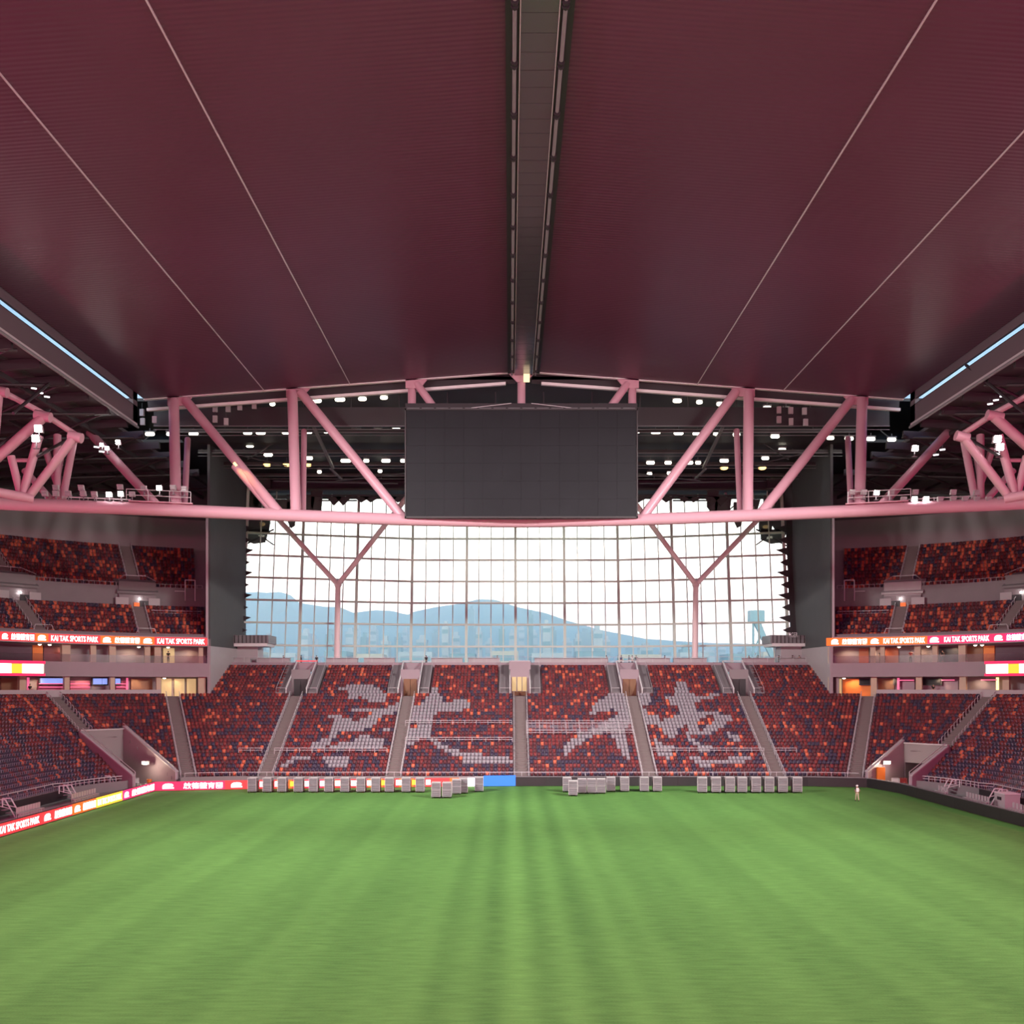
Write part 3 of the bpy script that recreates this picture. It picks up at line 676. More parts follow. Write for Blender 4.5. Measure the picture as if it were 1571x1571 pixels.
    for p0, p1, col, what in seq:
        if what is None and sg < 0: continue
        ribbon_piece(pt(p0, 35.1), pt(p1, 35.1), 35.1, 18.25, 19.35, col, what, root)
    tt = pt(0 if sg < 0 else 1584, 35.1)
    for i in range(9):
        ribbon_piece(tt + i * 5, tt + i * 5 + 5, 35.1, 18.25, 19.35, ('ledred', 'ledcrim')[i % 2], ('zh', 'en')[i % 2], root)
    b = MB(); arcbox(b, sg, T0, tt, 35.0, 35.3, 18.1, 18.25); arcbox(b, sg, T0, tt, 35.0, 35.3, 19.35, 19.5); b.build('board_frame', M['ledcrim'] if False else M['fascia'], root)
    # lower LED ribbon
    root = thing('ribbon_board', 'bright cream and yellow LED ribbon on the %s side balcony below the boxes' % sd, 'LED board')
    te = pt(67 if sg < 0 else 1513, 33.6)
    pcs = [(te, te + 5, 'ledcream'), (te + 5, te + 7.5, 'ledyellow'), (te + 7.5, te + 16, 'ledcream'), (te + 16, te + 24, 'ledred'), (te + 24, te + 32, 'ledcream'), (te + 32, te + 50, 'ledcrim')]
    for a_, c_, col in pcs: ribbon_piece(a_, c_, 33.6, 14.1, 15.3, col, None, root)
    b = MB(); arcbox(b, sg, te - .4, te + 50, 33.7, 35.4, 13.8, 15.6); b.build('balcony_beam', M['ledcrim'] if False else M['fascia'], root)
    b = MB(); arcbox(b, sg, te - .3, te + 30, 33.5, 33.75, 13.75, 14.08, mi=0); b.build('red_edge', M['ledcrim'], root); b = MB(); arcbox(b, sg, te - .3, te + 30, 33.5, 33.75, 15.34, 15.7); b.build('red_edge', M['ledcrim'], root)
    # hospitality details, laid out along the arc from the photograph
    def col_(px0, px1, lev, m_, nm, lab, r=35.9, th=.5, z=None, root_=None):
        t0, t1 = sorted((pt(px0, r), pt(px1, r))); z0, z1 = z or ((15.72, 18.15) if lev else (11.0, 13.75))
        b = MB(); arcbox(b, sg, t0, t1, r, r + th, z0, z1, 1.5); return b.build(nm, m_, root_)
    cols = {-1: [(95, 108, 1), (139, 148, 1), (168, 178, 1), (222, 231, 1), (237, 247, 1), (305, 312, 1), (30, 40, 0), (99, 107, 0), (169, 176, 0), (240, 247, 0), (304, 316, 0)],
            1: [(1270, 1277, 1), (1335, 1343, 1), (1350, 1357, 1), (1403, 1412, 1), (1430, 1438, 1), (1470, 1481, 1), (1270, 1278, 0), (1336, 1345, 0), (1405, 1414, 0), (1472, 1482, 0), (1538, 1548, 0)]}[sg]
    rt = thing('box_columns', 'beige columns in front of the %s hospitality boxes' % sd, 'columns', kind='structure')
    for p0, p1, lev in cols: col_(p0, p1, lev, M['beige'], 'column', None, root_=rt)
    deco = {-1: [(50, 66, 1, 'orange_wall', M['orange']), (67, 92, 1, 'dark_wall', mat('dark_red_wall', (.16, .03, .04), .5)), (0, 49, 1, 'dark_wall', mat('purple_wall', (.10, .05, .07), .5)), (251, 268, 1, 'lit_doorway', M['warmwall']), (231, 237, 1, 'brown_wall', M['wood']),
                 (2, 28, 0, 'brown_wall', M['wood']), (201, 234, 0, 'brown_wall', M['wood']), (108, 138, 0, 'pink_wall', mat('rose_wall', (.40, .10, .17), .6)), (178, 197, 0, 'pink_wall', mat('rose_wall', (.40, .10, .17), .6)), (58, 98, 0, 'pink_wall', mat('rose_wall', (.40, .10, .17), .6)), (248, 263, 0, 'lit_doorway', M['warmwall']), (268, 283, 0, 'lit_doorway', M['warmwall']), (287, 301, 0, 'lit_doorway', M['warmwall'])],
            1: [(1318, 1333, 1, 'orange_wall', mat('dull_orange_wall', (.42, .13, .06), .6)), (1358, 1378, 1, 'orange_wall', MATS['dull_orange_wall']), (1440, 1470, 1, 'dark_window', M['black']), (1482, 1508, 1, 'brown_wall', M['wood']), (1509, 1526, 1, 'orange_wall', M['orange']), (1527, 1571, 1, 'dark_wall', MATS['purple_wall']),
                (1280, 1286, 0, 'daylit_window', mat('daylit_pane', (.6, .9, 1), emit=(.5, .9, 1), strength=.9)), (1288, 1291, 0, 'lit_doorway', M['warmwall']), (1293, 1336, 0, 'orange_wall', M['orange']), (1347, 1372, 0, 'brown_wall', M['wood']), (1384, 1403, 0, 'pink_wall', M['fascia']), (1414, 1470, 0, 'pink_wall', M['fascia'])]}[sg]
    rt = thing('box_interiors', 'coloured rooms and doorways inside the %s hospitality boxes' % sd, 'rooms', kind='structure')
    for p0, p1, lev, nm, m_ in deco:
        col_(p0, p1, lev, m_, nm, None, r=37.9, th=.25, z=(15.72, 17.9) if lev else ((11.0, 13.5) if nm != 'pink_wall' else (11.6, 13.2)), root_=rt)
    tvs = {-1: [(62, 98, 0), (143, 156, 0), (157, 164, 0), (177, 184, 0)], 1: [(1414, 1443, 0), (1300 + 20, 1334, 0), (1372, 1376, 0)]}[sg]
    for j, (p0, p1, lev) in enumerate(tvs):
        t0, t1 = sorted((pt(p0, 37.4), pt(p1, 37.4)))
        tv = thing('wall_screen', '%s wall screen from the window in the %s lower boxes, %s' % (nth(len(tvs) - 1 - j if sg < 0 else j), sd, 'showing blue' if sg < 0 else 'mostly unlit'), 'screen')
        b = MB(); arcbox(b, sg, t0 - .25, t1 + .25, 37.4, 37.6, 12.55, 13.6); b.build('casing', M['black'], tv)
        b = MB(); arcbox(b, sg, t0, t1, 37.3, 37.42, 12.7, 13.5); b.build('picture', M['tvblue'] if sg < 0 else M['screen'], tv)
    strips = {-1: [(42, 45, 'v'), (194, 197, 'v'), (108, 138, 'h'), (60, 98, 'h'), (178, 196, 'h')], 1: [(1376, 1380, 'v'), (1528, 1532, 'w'), (1380, 1402, 'h'), (1444, 1464, 'h'), (1505, 1530, 'h')]}[sg]
    rt = thing('strip_lights', 'pink and warm strip lights glowing in the %s lower boxes' % sd, 'lights')
    for p0, p1, k in strips:
        t0, t1 = sorted((pt(p0, 37.2), pt(p1, 37.2))); b = MB()
        zz = (11.2, 13.6) if k in 'vw' else ((11.75, 11.95) if sg < 0 else (13.2, 13.35))
        for dz in ((0, .5, .95) if k == 'h' and sg < 0 else (0,)): arcbox(b, sg, t0, t1, 37.2, 37.3, zz[0] + dz, zz[1] + dz - (.08 if dz else 0))
        b.build('light_strip', M['warm'] if k == 'w' else M['glowpink'], rt)
    dl = {-1: [(61, 989, 1), (76, 991, 1), (97, 992, 1), (213, 994, 1), (258, 994, 1), (104, 1037, 0), (252, 1040, 0)], 1: [(1379, 997, 1), (1496, 995, 1), (1507, 993, 1), (1295, 1041, 0), (1424, 996, 1)]}[sg]
    for j, (px, py, lev) in enumerate(dl):
        q = arc(sg, pt(px, 36.8), 36.8); q.z = 18.0 if lev else 13.6
        l_ = thing('downlight', '%s glowing downlight from the left under the %s box ceilings' % (nth(j), sd), 'ceiling light', q, group='%s box downlights' % sd)
        b = MB(); b.tube((0, 0, 0), (0, 0, .14), .3, 8); b.build('trim_ring', M['whitepaint'], l_)
        b = MB(); b.ball((0, 0, -.02), .24, 8, sc=(1, 1, .6)); b.build('bulb', M['oval'], l_)
    for k, (px, lev) in enumerate(((100, 1), (200, 1), (290, 1), (60, 0), (130, 0), (210, 0), (270, 0)) if sg < 0 else ((1300, 1), (1350, 1), (1410, 1), (1460, 1), (1310, 0), (1370, 0), (1440, 0), (1500, 0))):
        q = arc(sg, pt(px, 36.9), 36.9); lo = q + Vector((0, 0, 17.9 if lev else 13.5))
        lamp('box_downlight', 'SPOT', lo, lo + Vector((0, 0, -1)) + arc_n(sg, 40) * .2, 190, (1, .66, .40), spot_size=R(150), spot_blend=.6, shadow_soft_size=.15)
    gl = MB(); arcbox(gl, sg, T0, T1, 35.35, 35.42, 15.72, 16.75)
    gl.build('balustrade_glass', M['clear'], label='clear glass balustrade along the %s upper boxes' % sd, cat='balustrade', kind='structure')
    gl = MB(); arcbox(gl, sg, pt(247, 35.5) if sg < 0 else pt(1345, 35.5), T1, 35.3, 35.5, 11.0, 11.95)
    gl.build('balustrade_panel', M['offwhite'], label='pale solid balustrade along the %s lower boxes' % sd, cat='balustrade', kind='structure')

# ---- unseen slabs added above the linings to stop sky light leaking in
mb = MB(); mb.frame((-44.5, -31, 51.7), (92, 0, 0), (0, 208, 0), (0, 0, .4)); mb.frame((-92, 141, 51.7), (47.5, 0, 0), (0, 36, 0), (0, 0, .4)); mb.frame((47.5, 141, 51.7), (47.5, 0, 0), (0, 36, 0), (0, 0, .4))
for x in (-62, 65): mb.frame((x, 141, 43), (.3, 0, 0), (0, 31, 0), (0, 0, 9))
mb.frame((-92, 176.5, 47), (187, 0, 0), (0, .4, 0), (0, 0, 5))
mb.build('added_sky_leak_cover', M['darksteel'], label='dark unseen slabs added above the roof to stop sky leaks', cat='roof', kind='structure')

# ---- rest of the bowl shell: side walls beyond the frame and the near end behind the camera
for sg in (-1, 1):
    x = CX + sg * 89.8
    mb = MB(); mb.frame((x, -30, -.03), (sg * .5, 0, 0), (0, 136, 0), (0, 0, 51)); mb.build('wall_%s_side' % SIDE[sg], M['backwall'], label='grey outer wall of the bowl along the %s side' % SIDE[sg], cat='wall', kind='structure')
    mb = MB(); mb.prism([(CX + sg * 71, -30, 10.9), (CX + sg * 71, -30, 19.4), (x, -30, 34), (x, -30, 10.9)], (0, 134, 0)); mb.build('stand_block_%s' % SIDE[sg], M['tread'], label='upper stand block running along the %s side' % SIDE[sg], cat='stand', kind='structure')
mb = MB(); mb.frame((-88.5, -30.5, -.03), (180, 0, 0), (0, .5, 0), (0, 0, 51)); mb.build('wall_near', M['backwall'], label='grey wall behind the near end stand', cat='wall', kind='structure')
mb = MB(); mb.frame((-88.5, -31, 50.6), (180, 0, 0), (0, 16, 0), (0, 0, .4)); mb.build('ceiling_near', M['darksteel'], label='dark ceiling over the near end stand', cat='ceiling', kind='structure')

# ---- concourse above the far stand
mb = MB(); mb.frame((-43.2, 156.3, 14.9), (89.4, 0, 0), (0, 22, 0), (0, 0, .55)); mb.frame((-43.2, 156.2, 14.6), (89.4, 0, 0), (0, .3, 0), (0, 0, 1.45))
mb.build('concourse', M['fascia'], label='concourse deck with pink-grey front parapet above the far stand', cat='concourse', kind='structure')
pls = [(340, 385), (395, 445), (501, 549), (559, 606), (662, 709.5), (718.6, 766.6), (820, 931.7), (976, 1027), (1033, 1083.6), (1138.7, 1187), (1196, 1240)]
for i, (a, b) in enumerate(pls):
    xa, xb = Xat(a, 157.7), Xat(b, 157.7)
    xa, xb = max(xa, -42.9), min(xb, 45.8)
    o = thing('parapet_planter', 'pale block planter on the concourse parapet, %s from the left' % nth(i), 'planter', ((xa + xb) / 2, 157.7, 15.45), group='blocks along the concourse')
    q = MB(); q.box((0, 0, .62), (xb - xa, .9, 1.24)); q.box((0, 0, 1.28), (xb - xa + .12, 1.0, .1)); q.build('planter_box', M['offwhite'], o)
mb = MB()
for k in range(46):
    x = -42.5 + k * 1.95; mb.bar((x, 156.35, 16), (x, 156.35, 16.9), .05, .05)
mb.bar((-42.5, 156.35, 16.9), (45.3, 156.35, 16.9), .05, .05)
mb.build('parapet_rail', M['rail'], label='thin handrail on the concourse parapet edge', cat='railing', kind='structure')
for sg in (-1, 1):
    r0 = thing('end_kiosk', 'pale kiosk under a dark slatted balcony at the %s end of the window' % SIDE[sg], 'kiosk', (CX + sg * 42.5, 160.6, 15.45))
    x = -sg
    q = MB(); q.box((-x * .9, 0, 1.55), (5.6, 3.6, 3.1)); q.build('kiosk_wall', M['offwhite'], r0)
    q = MB(); q.box((x * .2, -.8, 3.35), (7.0, 5.2, .5)); q.build('canopy_edge', M['whitepaint'], r0)
    q = MB(); q.box((x * .3, -.8, 4.2), (7.3, 5.4, 1.25)); q.build('balcony_band', M['midsteel'], r0)
    q = MB()
    for j in range(12): q.box((x * .3 - 3.3 + j * .6, -3.55, 4.2), (.08, .1, 1.2))
    q.build('slat', M['darksteel'], r0)
    if sg > 0:
        on_face(text_mesh('TIGER', M['rail']), 'lettering', (Xat(1216, 156), 155.9, Zat(974, 156)), (1, 0, 0), (0, 0, 1), 1.5, .75, r0)

# ---- the great window
LEAN = .17
def fac(px):                               # facade plan point seen at photo column px (foot of the glass)
    k = (px - VX) / F
    if 630 <= px <= 951: return Vector((k * 168, 168, 0))
    p0, p1 = (Vector((-16.3, 168, 0)), Vector((-42.3, 161, 0))) if px < 630 else (Vector((18.1, 168, 0)), Vector((43.9, 161, 0)))
    d = p1 - p0; t = (k * p0.y - p0.x) / (d.x - k * d.y); return p0 + d * t
def fz(p, z): return Vector((p.x, p.y + LEAN * (z - 15.3), z))
maj = [369, 458, 544, 630, 715, 791, 867, 951, 1036, 1123, 1211]
LV = [15.3 + 3.64 * i for i in range(9)]
win = thing('window_1', 'huge glazed end wall with mullion grid and view over the harbour', 'window', (0, 0, 0), kind='structure')
feet = []
for i in range(10):
    a, b = fac(maj[i]), fac(maj[i + 1])
    for k in range(4): feet.append((a + (b - a) * k / 4, k == 0))
feet.append((fac(maj[-1]), True))
for p, big in feet:
    q = MB(); q.bar(fz(p, 15), fz(p, 44.6), .42 if big else .16, .5 if big else .22, up=(0, 1, 0)); q.build('mullion', M['mull'], win)
for z in LV[1:]:
    for i in range(10):
        q = MB(); q.bar(fz(feet[i * 4][0], z), fz(feet[i * 4 + 4][0], z), .5, .3); q.build('transom', M['mull'], win)
few = MB()
for i in range(40):
    for j in range(8):
        a, b = feet[i][0], feet[i + 1][0]
        c = [fz(a, LV[j]), fz(b, LV[j]), fz(b, LV[j + 1]), fz(a, LV[j + 1])]
        hid = j == 7 and 12 <= i < 32
        q = few if hid else MB()
        q.prism([p + Vector((0, .1, 0)) for p in c], (0, .03, 0))
        if not hid: q.build('pane', M['pane'], win)
few.build('hidden_panes', M['pane'], win, kind='stuff')
# dark valance and jagged edge drapes round the glass
mb = MB(); mb.frame((-46, 170.3, 43.6), (93, 0, 0), (0, .4, 0), (0, 0, 8)); mb.frame((-46, 166, 44.2), (93, 0, 0), (0, 6, 0), (0, 0, .3))
mb.build('wall_far', M['curtain'], label='dark valance wall above the great window', cat='wall', kind='structure')
for sg in (-1, 1):
    root = thing('edge_bracket_frame', 'jagged dark bracket frame down the %s edge of the window' % SIDE[sg], 'frame', kind='structure')
    px = 372 if sg < 0 else 1208
    for j in range(6):
        for h in (0, 1):
            z = 17.6 + 3.64 * j + 1.82 * h; p = fac(px); c = fz(p, z) + Vector((-sg * .1, -.7, 0))
            q = MB(); o = c + Vector((sg * .8, 0, 0)); ln = 1.9 if h else 1.35
            q.prism([o + Vector((0, 0, -.62)), o + Vector((0, 0, .62)), o + Vector((-sg * ln, 0, .04 + .2 * h))], (0, .12, 0)); q.build('bracket', M['darksteel'], root)
    q = MB(); q.bar(fz(fac(px), 15) + Vector((sg * 1.5, -.6, 0)), fz(fac(px), 46) + Vector((sg * 1.5, -.6, 0)), 1.7, .6, up=(0, 1, 0)); q.build('edge_post', M['darksteel'], root)
    # folded blackout drapes and hoists bunched at the upper corner and along the head
    dr = thing('bunched_drapes', 'bunched black drapes and hoists at the %s top corner of the window' % SIDE[sg], 'drapes')
    q = MB()
    for (px_, py_, wd, ht) in ((384, 790, 26, 56), (392, 823, 40, 22), (404, 806, 22, 30), (430, 776, 34, 20), (447, 790, 14, 40), (470, 777, 26, 30), (486, 770, 18, 34), (398, 770, 20, 20)):
        x_ = px_ if sg < 0 else 2 * 790 - px_; pp = P(x_, py_, 166.5); s = 166.5 / F
        q.prism([pp + Vector((-wd / 2 * s, 0, ht / 2 * s)), pp + Vector((wd / 2 * s, 0, ht / 2 * s)), pp + Vector((wd * .35 * s, 0, -ht * .4 * s)), pp + Vector((-wd * .1 * s, 0, -ht / 2 * s)), pp + Vector((-wd / 2 * s, 0, -ht * .2 * s))], (0, .5, 0))
    q.build('drape_bundle', M['curtain'], dr)
    q = MB()
    for (xa, ya, xb, yb) in ((490, 768, 548, 768), (440, 760, 640, 760), (440, 764, 470, 790), (372, 838, 420, 812), (400, 822, 420, 836)):
        if sg > 0: xa, xb = 1580 - xa, 1580 - xb
        q.bar(P(xa, ya, 166), P(xb, yb, 166), .22, .22)
    for k in range(5):
        x_ = 500 + 42 * k if sg < 0 else 1580 - 500 - 42 * k
        for dx in (0, 14): q.prism([P(x_ + dx, 762, 166), P(x_ + 24 + dx, 762, 166), P(x_ + 24 + dx, 764, 166), P(x_ + 12 + dx, 771 if k else 776, 166)], (0, .2, 0))
    q.build('hoist_truss', M['darksteel'], dr)

# ---- outdoors: harbour, city, hills
mb = MB(); mb.add([(-3000, 260, -12), (3000, 260, -12), (3000, 4000, -12), (-3000, 4000, -12)], [(0, 1, 2, 3)])
mb.build('harbour_water', M['water'], label='harbour water beyond the window', cat='water', kind='structure')
mb = MB(); mb.box((0, 220, -6), (500, 90, 12)); mb.build('quay', M['concrete'], label='quay apron just outside the window', cat='ground', kind='structure')
hp = [(330, 925), (378, 912), (395, 908), (412, 910), (430, 908), (446, 913), (460, 925), (480, 928), (500, 931), (520, 931), (545, 941), (575, 936), (600, 937), (625, 943), (650, 937), (670, 931), (700, 927), (735, 919), (760, 920), (790, 930), (830, 942), (870, 952), (920, 966), (990, 980), (1080, 986), (1250, 990)]
v = []; f = []; rngh = random.Random(3)
YH = 1500
for i, (px, py) in enumerate(hp):
    for j in range(7):
        u = j / 6; z = -12 + (Zat(py, YH) + 12) * (1 - (1 - u) ** 1.7); v.append((Xat(px, YH) + rngh.uniform(-6, 6) * (j < 6), YH - 420 * (1 - u) + (rngh.uniform(-40, 40) if 0 < j < 6 else 0), z))
for i in range(len(hp) - 1):
    for j in range(6): f.append((i * 7 + j, (i + 1) * 7 + j, (i + 1) * 7 + j + 1, i * 7 + j + 1))
n0 = len(v)
for px, py in hp: v.append((Xat(px, YH), YH + 300, -12))
for i in range(len(hp) - 1): f.append((i * 7 + 6, (i + 1) * 7 + 6, n0 + i + 1, n0 + i))
q = MB(); q.add(v, f, 0, True); q.build('hill_range', M['hill'], label='long hazy hill range across the harbour', cat='hill')
def tower(x, y, wd, dp, ht, m_, lab, i, steps=1):
    o = thing('tower_block', lab, 'building', (x, y, -12), group='city towers beyond the window')
    q = MB(); q.box((0, 0, ht / 2), (wd, dp, ht))
    if steps: q.box((0, 0, ht + 1.5), (wd * .5, dp * .5, 3))
    q.build('tower_body', m_, o)
    q = MB(); nf = max(2, int(ht / 7))
    for k in range(nf): q.box((0, -dp / 2 - .1, (k + .6) * ht / nf), (wd * .9, .3, ht / nf * .32))
    q.build('window_band', M['city3'], o, kind='stuff')
tw = [(398, 12, 985), (412, 9, 978), (432, 14, 992), (470, 12, 972), (482, 8, 980), (508, 10, 974), (538, 12, 970), (548, 8, 962), (560, 9, 978), (574, 10, 966), (592, 12, 984), (612, 10, 978), (622, 8, 968), (648, 16, 982),
      (668, 9, 972), (684, 10, 962), (700, 12, 976), (724, 8, 935), (735, 10, 970), (752, 14, 985), (770, 9, 966), (785, 8, 972), (800, 9, 964), (814, 7, 944), (820, 9, 972), (838, 12, 960), (848, 10, 968), (870, 14, 984), (886, 10, 980),
      (898, 18, 970), (916, 14, 968), (930, 10, 982), (965, 10, 990), (990, 20, 994), (1020, 16, 998), (1050, 12, 996), (1085, 18, 998), (1105, 12, 994), (1145, 20, 1000), (1185, 12, 996)]
for i, (px, wpx, py) in enumerate(tw):
    Y = 560 + 90 * ((i * 7) % 5); s = Y / F
    tower(Xat(px, Y), Y, wpx * s, 14, Zat(py, Y) + 12, (M['city'], M['city2'] if i % 6 == 3 else M['city'], M['city3'])[i % 3], 'hazy harbour-side tower, %s from the left through the window' % nth(i), i)
for i, (px, wpx, py) in enumerate([(390, 30, 1000), (440, 40, 1003), (520, 34, 1000), (570, 40, 1004), (640, 50, 1001), (710, 40, 1004), (775, 40, 1000), (840, 50, 1003), (905, 46, 1000), (980, 60, 1005), (1060, 44, 1002), (1130, 40, 1004), (1180, 34, 1001)]):
    Y = 480; s = Y / F
    tower(Xat(px, Y), Y, wpx * s, 20, Zat(py, Y) + 12, (M['city2'], M['city'], M['city3'])[i % 3], 'low waterfront building, %s from the left through the window' % nth(i), i, 0)
cr = thing('tower_crane', 'teal harbour crane seen through the right of the window', 'crane', (Xat(1160, 430), 430, -12))
q = MB(); s = 430 / F; bx = Xat(1160, 430)
for dx in (-1.2, 1.2): q.bar((dx, 0, 0), (dx, 0, Zat(948, 430) + 12), .8, .8)
for k in range(10): q.bar((-1.2, 0, k * 4.4), (1.2, 0, k * 4.4 + 4.4), .5, .5)
q.build('mast', M['city3'], cr)
q = MB(); q.box((0, 0, Zat(946, 430) + 12), (6, 5, 5)); q.build('cab', M['city3'], cr)
q = MB(); q.bar((0, 0, Zat(955, 430) + 12), (Xat(1185, 430) - bx, 0, Zat(1008, 430) + 12), 2, 2); q.bar((0, 0, Zat(940, 430) + 12), (Xat(1184, 430) - bx, 0, Zat(1000, 430) + 12), .6, .6); q.build('boom', M['city3'], cr)
# sea haze: a low bank of thin mist over the harbour
hm = bpy.data.materials.new('sea_haze'); hm.use_nodes = True; hn = hm.node_tree; hn.nodes.clear()
ho = hn.nodes.new('ShaderNodeOutputMaterial'); hv = hn.nodes.new('ShaderNodeVolumeScatter'); hv.inputs['Color'].default_value = (.78, 1, 1, 1); hv.inputs['Density'].default_value = .00135
hn.links.new(hv.outputs[0], ho.inputs['Volume'])
mb = MB(); mb.box((0, 1180, 70), (2600, 1800, 165)); mb.build('sea_haze', hm, label='thin bluish haze over the harbour', cat='haze', kind='structure')

# ================================================================== ROOF
RX, RZ, EX, EZ, RY = 1.7, 50.9, 46.4, 47.5, 125.0
def roof_pt(xr, y): return Vector((RX + xr, y, RZ - (RZ - EZ) * abs(xr) / EX))
for sg in (-1, 1):
    root = thing('ceiling', 'dusky ribbed roof lining panel on the %s of the ridge' % SIDE[sg], 'roof', kind='structure')
    sx_ = [1.9, 21.2, 31.7, EX]                                   # seams split each slope into long panels
    for i in range(3):
        a, b = sx_[i] + (.04 if i else 0), sx_[i + 1] - .04
        q = MB(); p = [roof_pt(sg * a, -16), roof_pt(sg * b, -16), roof_pt(sg * b, RY), roof_pt(sg * a, RY)]
        q.prism(p, (0, 0, .35)); q.build('roof_panel', M['roof'], root)
        if i:
            q = MB(); q.bar(roof_pt(sg * sx_[i], -16) - Vector((0, 0, .06)), roof_pt(sg * sx_[i], RY) - Vector((0, 0, .05)), .09, .1); q.build('seam_strip', M['rail'], root)
    q = MB(); q.bar(roof_pt(sg * 1.0, RY + .1) + Vector((0, 0, .1)), roof_pt(sg * EX, RY + .1) + Vector((0, 0, .1)), .5, .42); q.build('end_flange', M['whitepaint'], root)
    q = MB(); q.bar(roof_pt(sg * 2.2, RY + 1.2) - Vector((0, 0, 1.0)), roof_pt(sg * EX, RY + 1.2) - Vector((0, 0, 1.0)), .5, .34); q.build('lower_flange', M['whitepaint'], root)
    q = MB(); q.bar(roof_pt(sg * 1.0, RY + 1.5) - Vector((0, 0, .4)), roof_pt(sg * EX, RY + 1.5) - Vector((0, 0, .4)), .2, 1.2); q.build('end_web', M['darksteel'], root)
    # gutter beam with its open daylight slot
    g = thing('gutter_beam', 'long panelled gutter beam with a daylight slot on the %s' % SIDE[sg], 'beam', kind='structure')
    x0 = RX + sg * (EX + .05)
    for nm, za, zb, m_, th in (('upper_face', 46.62, 47.75, M['gutter'], .3), ('lower_face', 44.0, 45.95, M['gutter'], .3), ('bottom_lip', 43.72, 44.0, M['rail'], .14), ('slot_edge', 45.93, 46.02, M['black'], .36)):
        q = MB(); q.frame((x0, -16, za), (sg * th, 0, 0), (0, 139, 0), (0, 0, zb - za)); q.build(nm, m_, g)
    q = MB(); q.frame((x0, 121.6, 44.0), (sg * .5, 0, 0), (0, 1.4, 0), (0, 0, 3.6)); q.build('end_cap', M['gutter'], g)
    q = MB(); q.frame((x0 + sg * .3, -16, 43.9), (sg * 3.2, 0, 0), (0, 139, 0), (0, 0, .25)); q.build('soffit', M['darksteel'], g)
    q = MB(); q.tube((x0 - sg * .05, -16, 43.55), (x0 - sg * .05, 123, 43.55), .16, 8); q.build('rail_pipe', M['midsteel'], g)
    # fixed side roof: dark deck with purlins, trusses and cross ties
    d0 = thing('side_roof', 'dark underside of the fixed %s side roof with purlins and ties' % SIDE[sg], 'roof', kind='structure')
    q = MB(); q.prism([(x0 + sg * 3.3, -31, 44.1), (x0 + sg * 46, -31, 41.6), (x0 + sg * 46, 172, 41.6), (x0 + sg * 3.3, 172, 44.1)], (0, 0, .4)); q.build('deck', M['deck'], d0)
    for k in range(24):
        y = 20 + k * 5.6; q = MB(); q.bar((x0 + sg * .4, y, 43.5), (x0 + sg * 36, y, 41.5), .45, .9); q.build('purlin', M['darksteel'], d0)
    for k in range(4):
        x = x0 + sg * (5 + 7.5 * k); q = MB(); q.bar((x, -16, 42.9), (x, 170, 42.9), .4, .5); q.build('girder', M['darksteel'], d0)
    for k in range(9):
        y = 60 + k * 11; q = MB()
        q.tube((x0 + sg * .5, y, 43.3), (x0 + sg * 20, y + 12, 40.2), .17, 6); q.tube((x0 + sg * 20, y, 40.2), (x0 + sg * .5, y + 12, 43.3), .17, 6); q.build('cross_tie', M['darksteel'], d0)

# ---- ridge gantry: glossy soffit panels between two jointed pipes
gl = ribbed_material('polished_soffit', (.24, .21, .23), .24, 'Y', .6, .03, .85)
rg = thing('ridge_gantry', 'long ridge gantry of polished panels between two jointed pipes', 'gantry', (RX, 0, RZ - .6))
y = 45.0
while y < RY - .6:
    q = MB(); q.box((0, y + .9, .15), (2.14, 1.76, .12)); q.build('soffit_panel', gl, rg); y += 1.8
q = MB(); q.frame((-1.95, 40, .3), (3.9, 0, 0), (0, RY - 40, 0), (0, 0, .5)); q.build('gantry_back', M['black'], rg)
for g in (-1, 1):
    q = MB(); q.bar((g * 1.1, 40, .05), (g * 1.1, RY - .4, .05), .05, .12); q.build('edge_trim', M['rail'], rg)
    y = 56.7 - 11
    while y < RY - 1:
        e_ = min(y + 5.4, RY - .3)
        q = MB(); q.tube((g * 1.42, y + .25, 0), (g * 1.42, e_ - .25, 0), .12, 8); q.build('pipe', M['midsteel'], rg)
        q = MB(); q.tube((g * 1.42, y - .28, 0), (g * 1.42, y - .1, 0), .22, 8); q.tube((g * 1.42, y - .1, 0), (g * 1.42, y + .12, 0), .13, 8); q.tube((g * 1.42, y + .12, 0), (g * 1.42, y + .3, 0), .22, 8)
        q.bar((g * 1.42, y, .1), (g * 1.42, y, .4), .1, .1); q.build('pipe_joint', M['black'], rg); y += 5.5
q = MB(); q.box((.35, RY - .6, -.4), (.75, .3, .95)); q.build('beacon_light', mat('soft_beacon', (1, .9, .6), emit=(1, .85, .5), strength=1.1), rg)

# ================================================================== END TRUSS (curved lower chord, posts, diagonals)
ZC = 32.5
def chord_y(px):
    yy = np.interp(px, [-260, -150, 0, 160, 270, 450, 620, 800, 980, 1150, 1330, 1450, 1571, 1720, 1830], [748, 759, 772.5, 778.5, 783, 791, 797.5, 801, 797.5, 791, 783, 777, 771.5, 759, 748])
    return (ZC - CH) * F / (VY - yy)
def cp(px, dz=0): Y = chord_y(px); return Vector((Xat(px, Y), Y, ZC + dz))
tr = thing('end_truss', 'huge pink-lit steel roof truss with curved bottom chord across the end', 'truss')
xs = list(range(-250, 1821, 30))
raw = [cp(p) for p in xs]; sm = [raw[0]] + [(a + b * 2 + c) / 4 for a, b, c in zip(raw[:-2], raw[1:-1], raw[2:])] + [raw[-1]]
q = MB(); q.path(sm, .72, 14); q.build('bottom_chord', M['pink'], tr)
TOPY = 125.6
def tp_(px): x = Xat(px, TOPY); return roof_pt(x - RX, TOPY) - Vector((0, 0, .5))
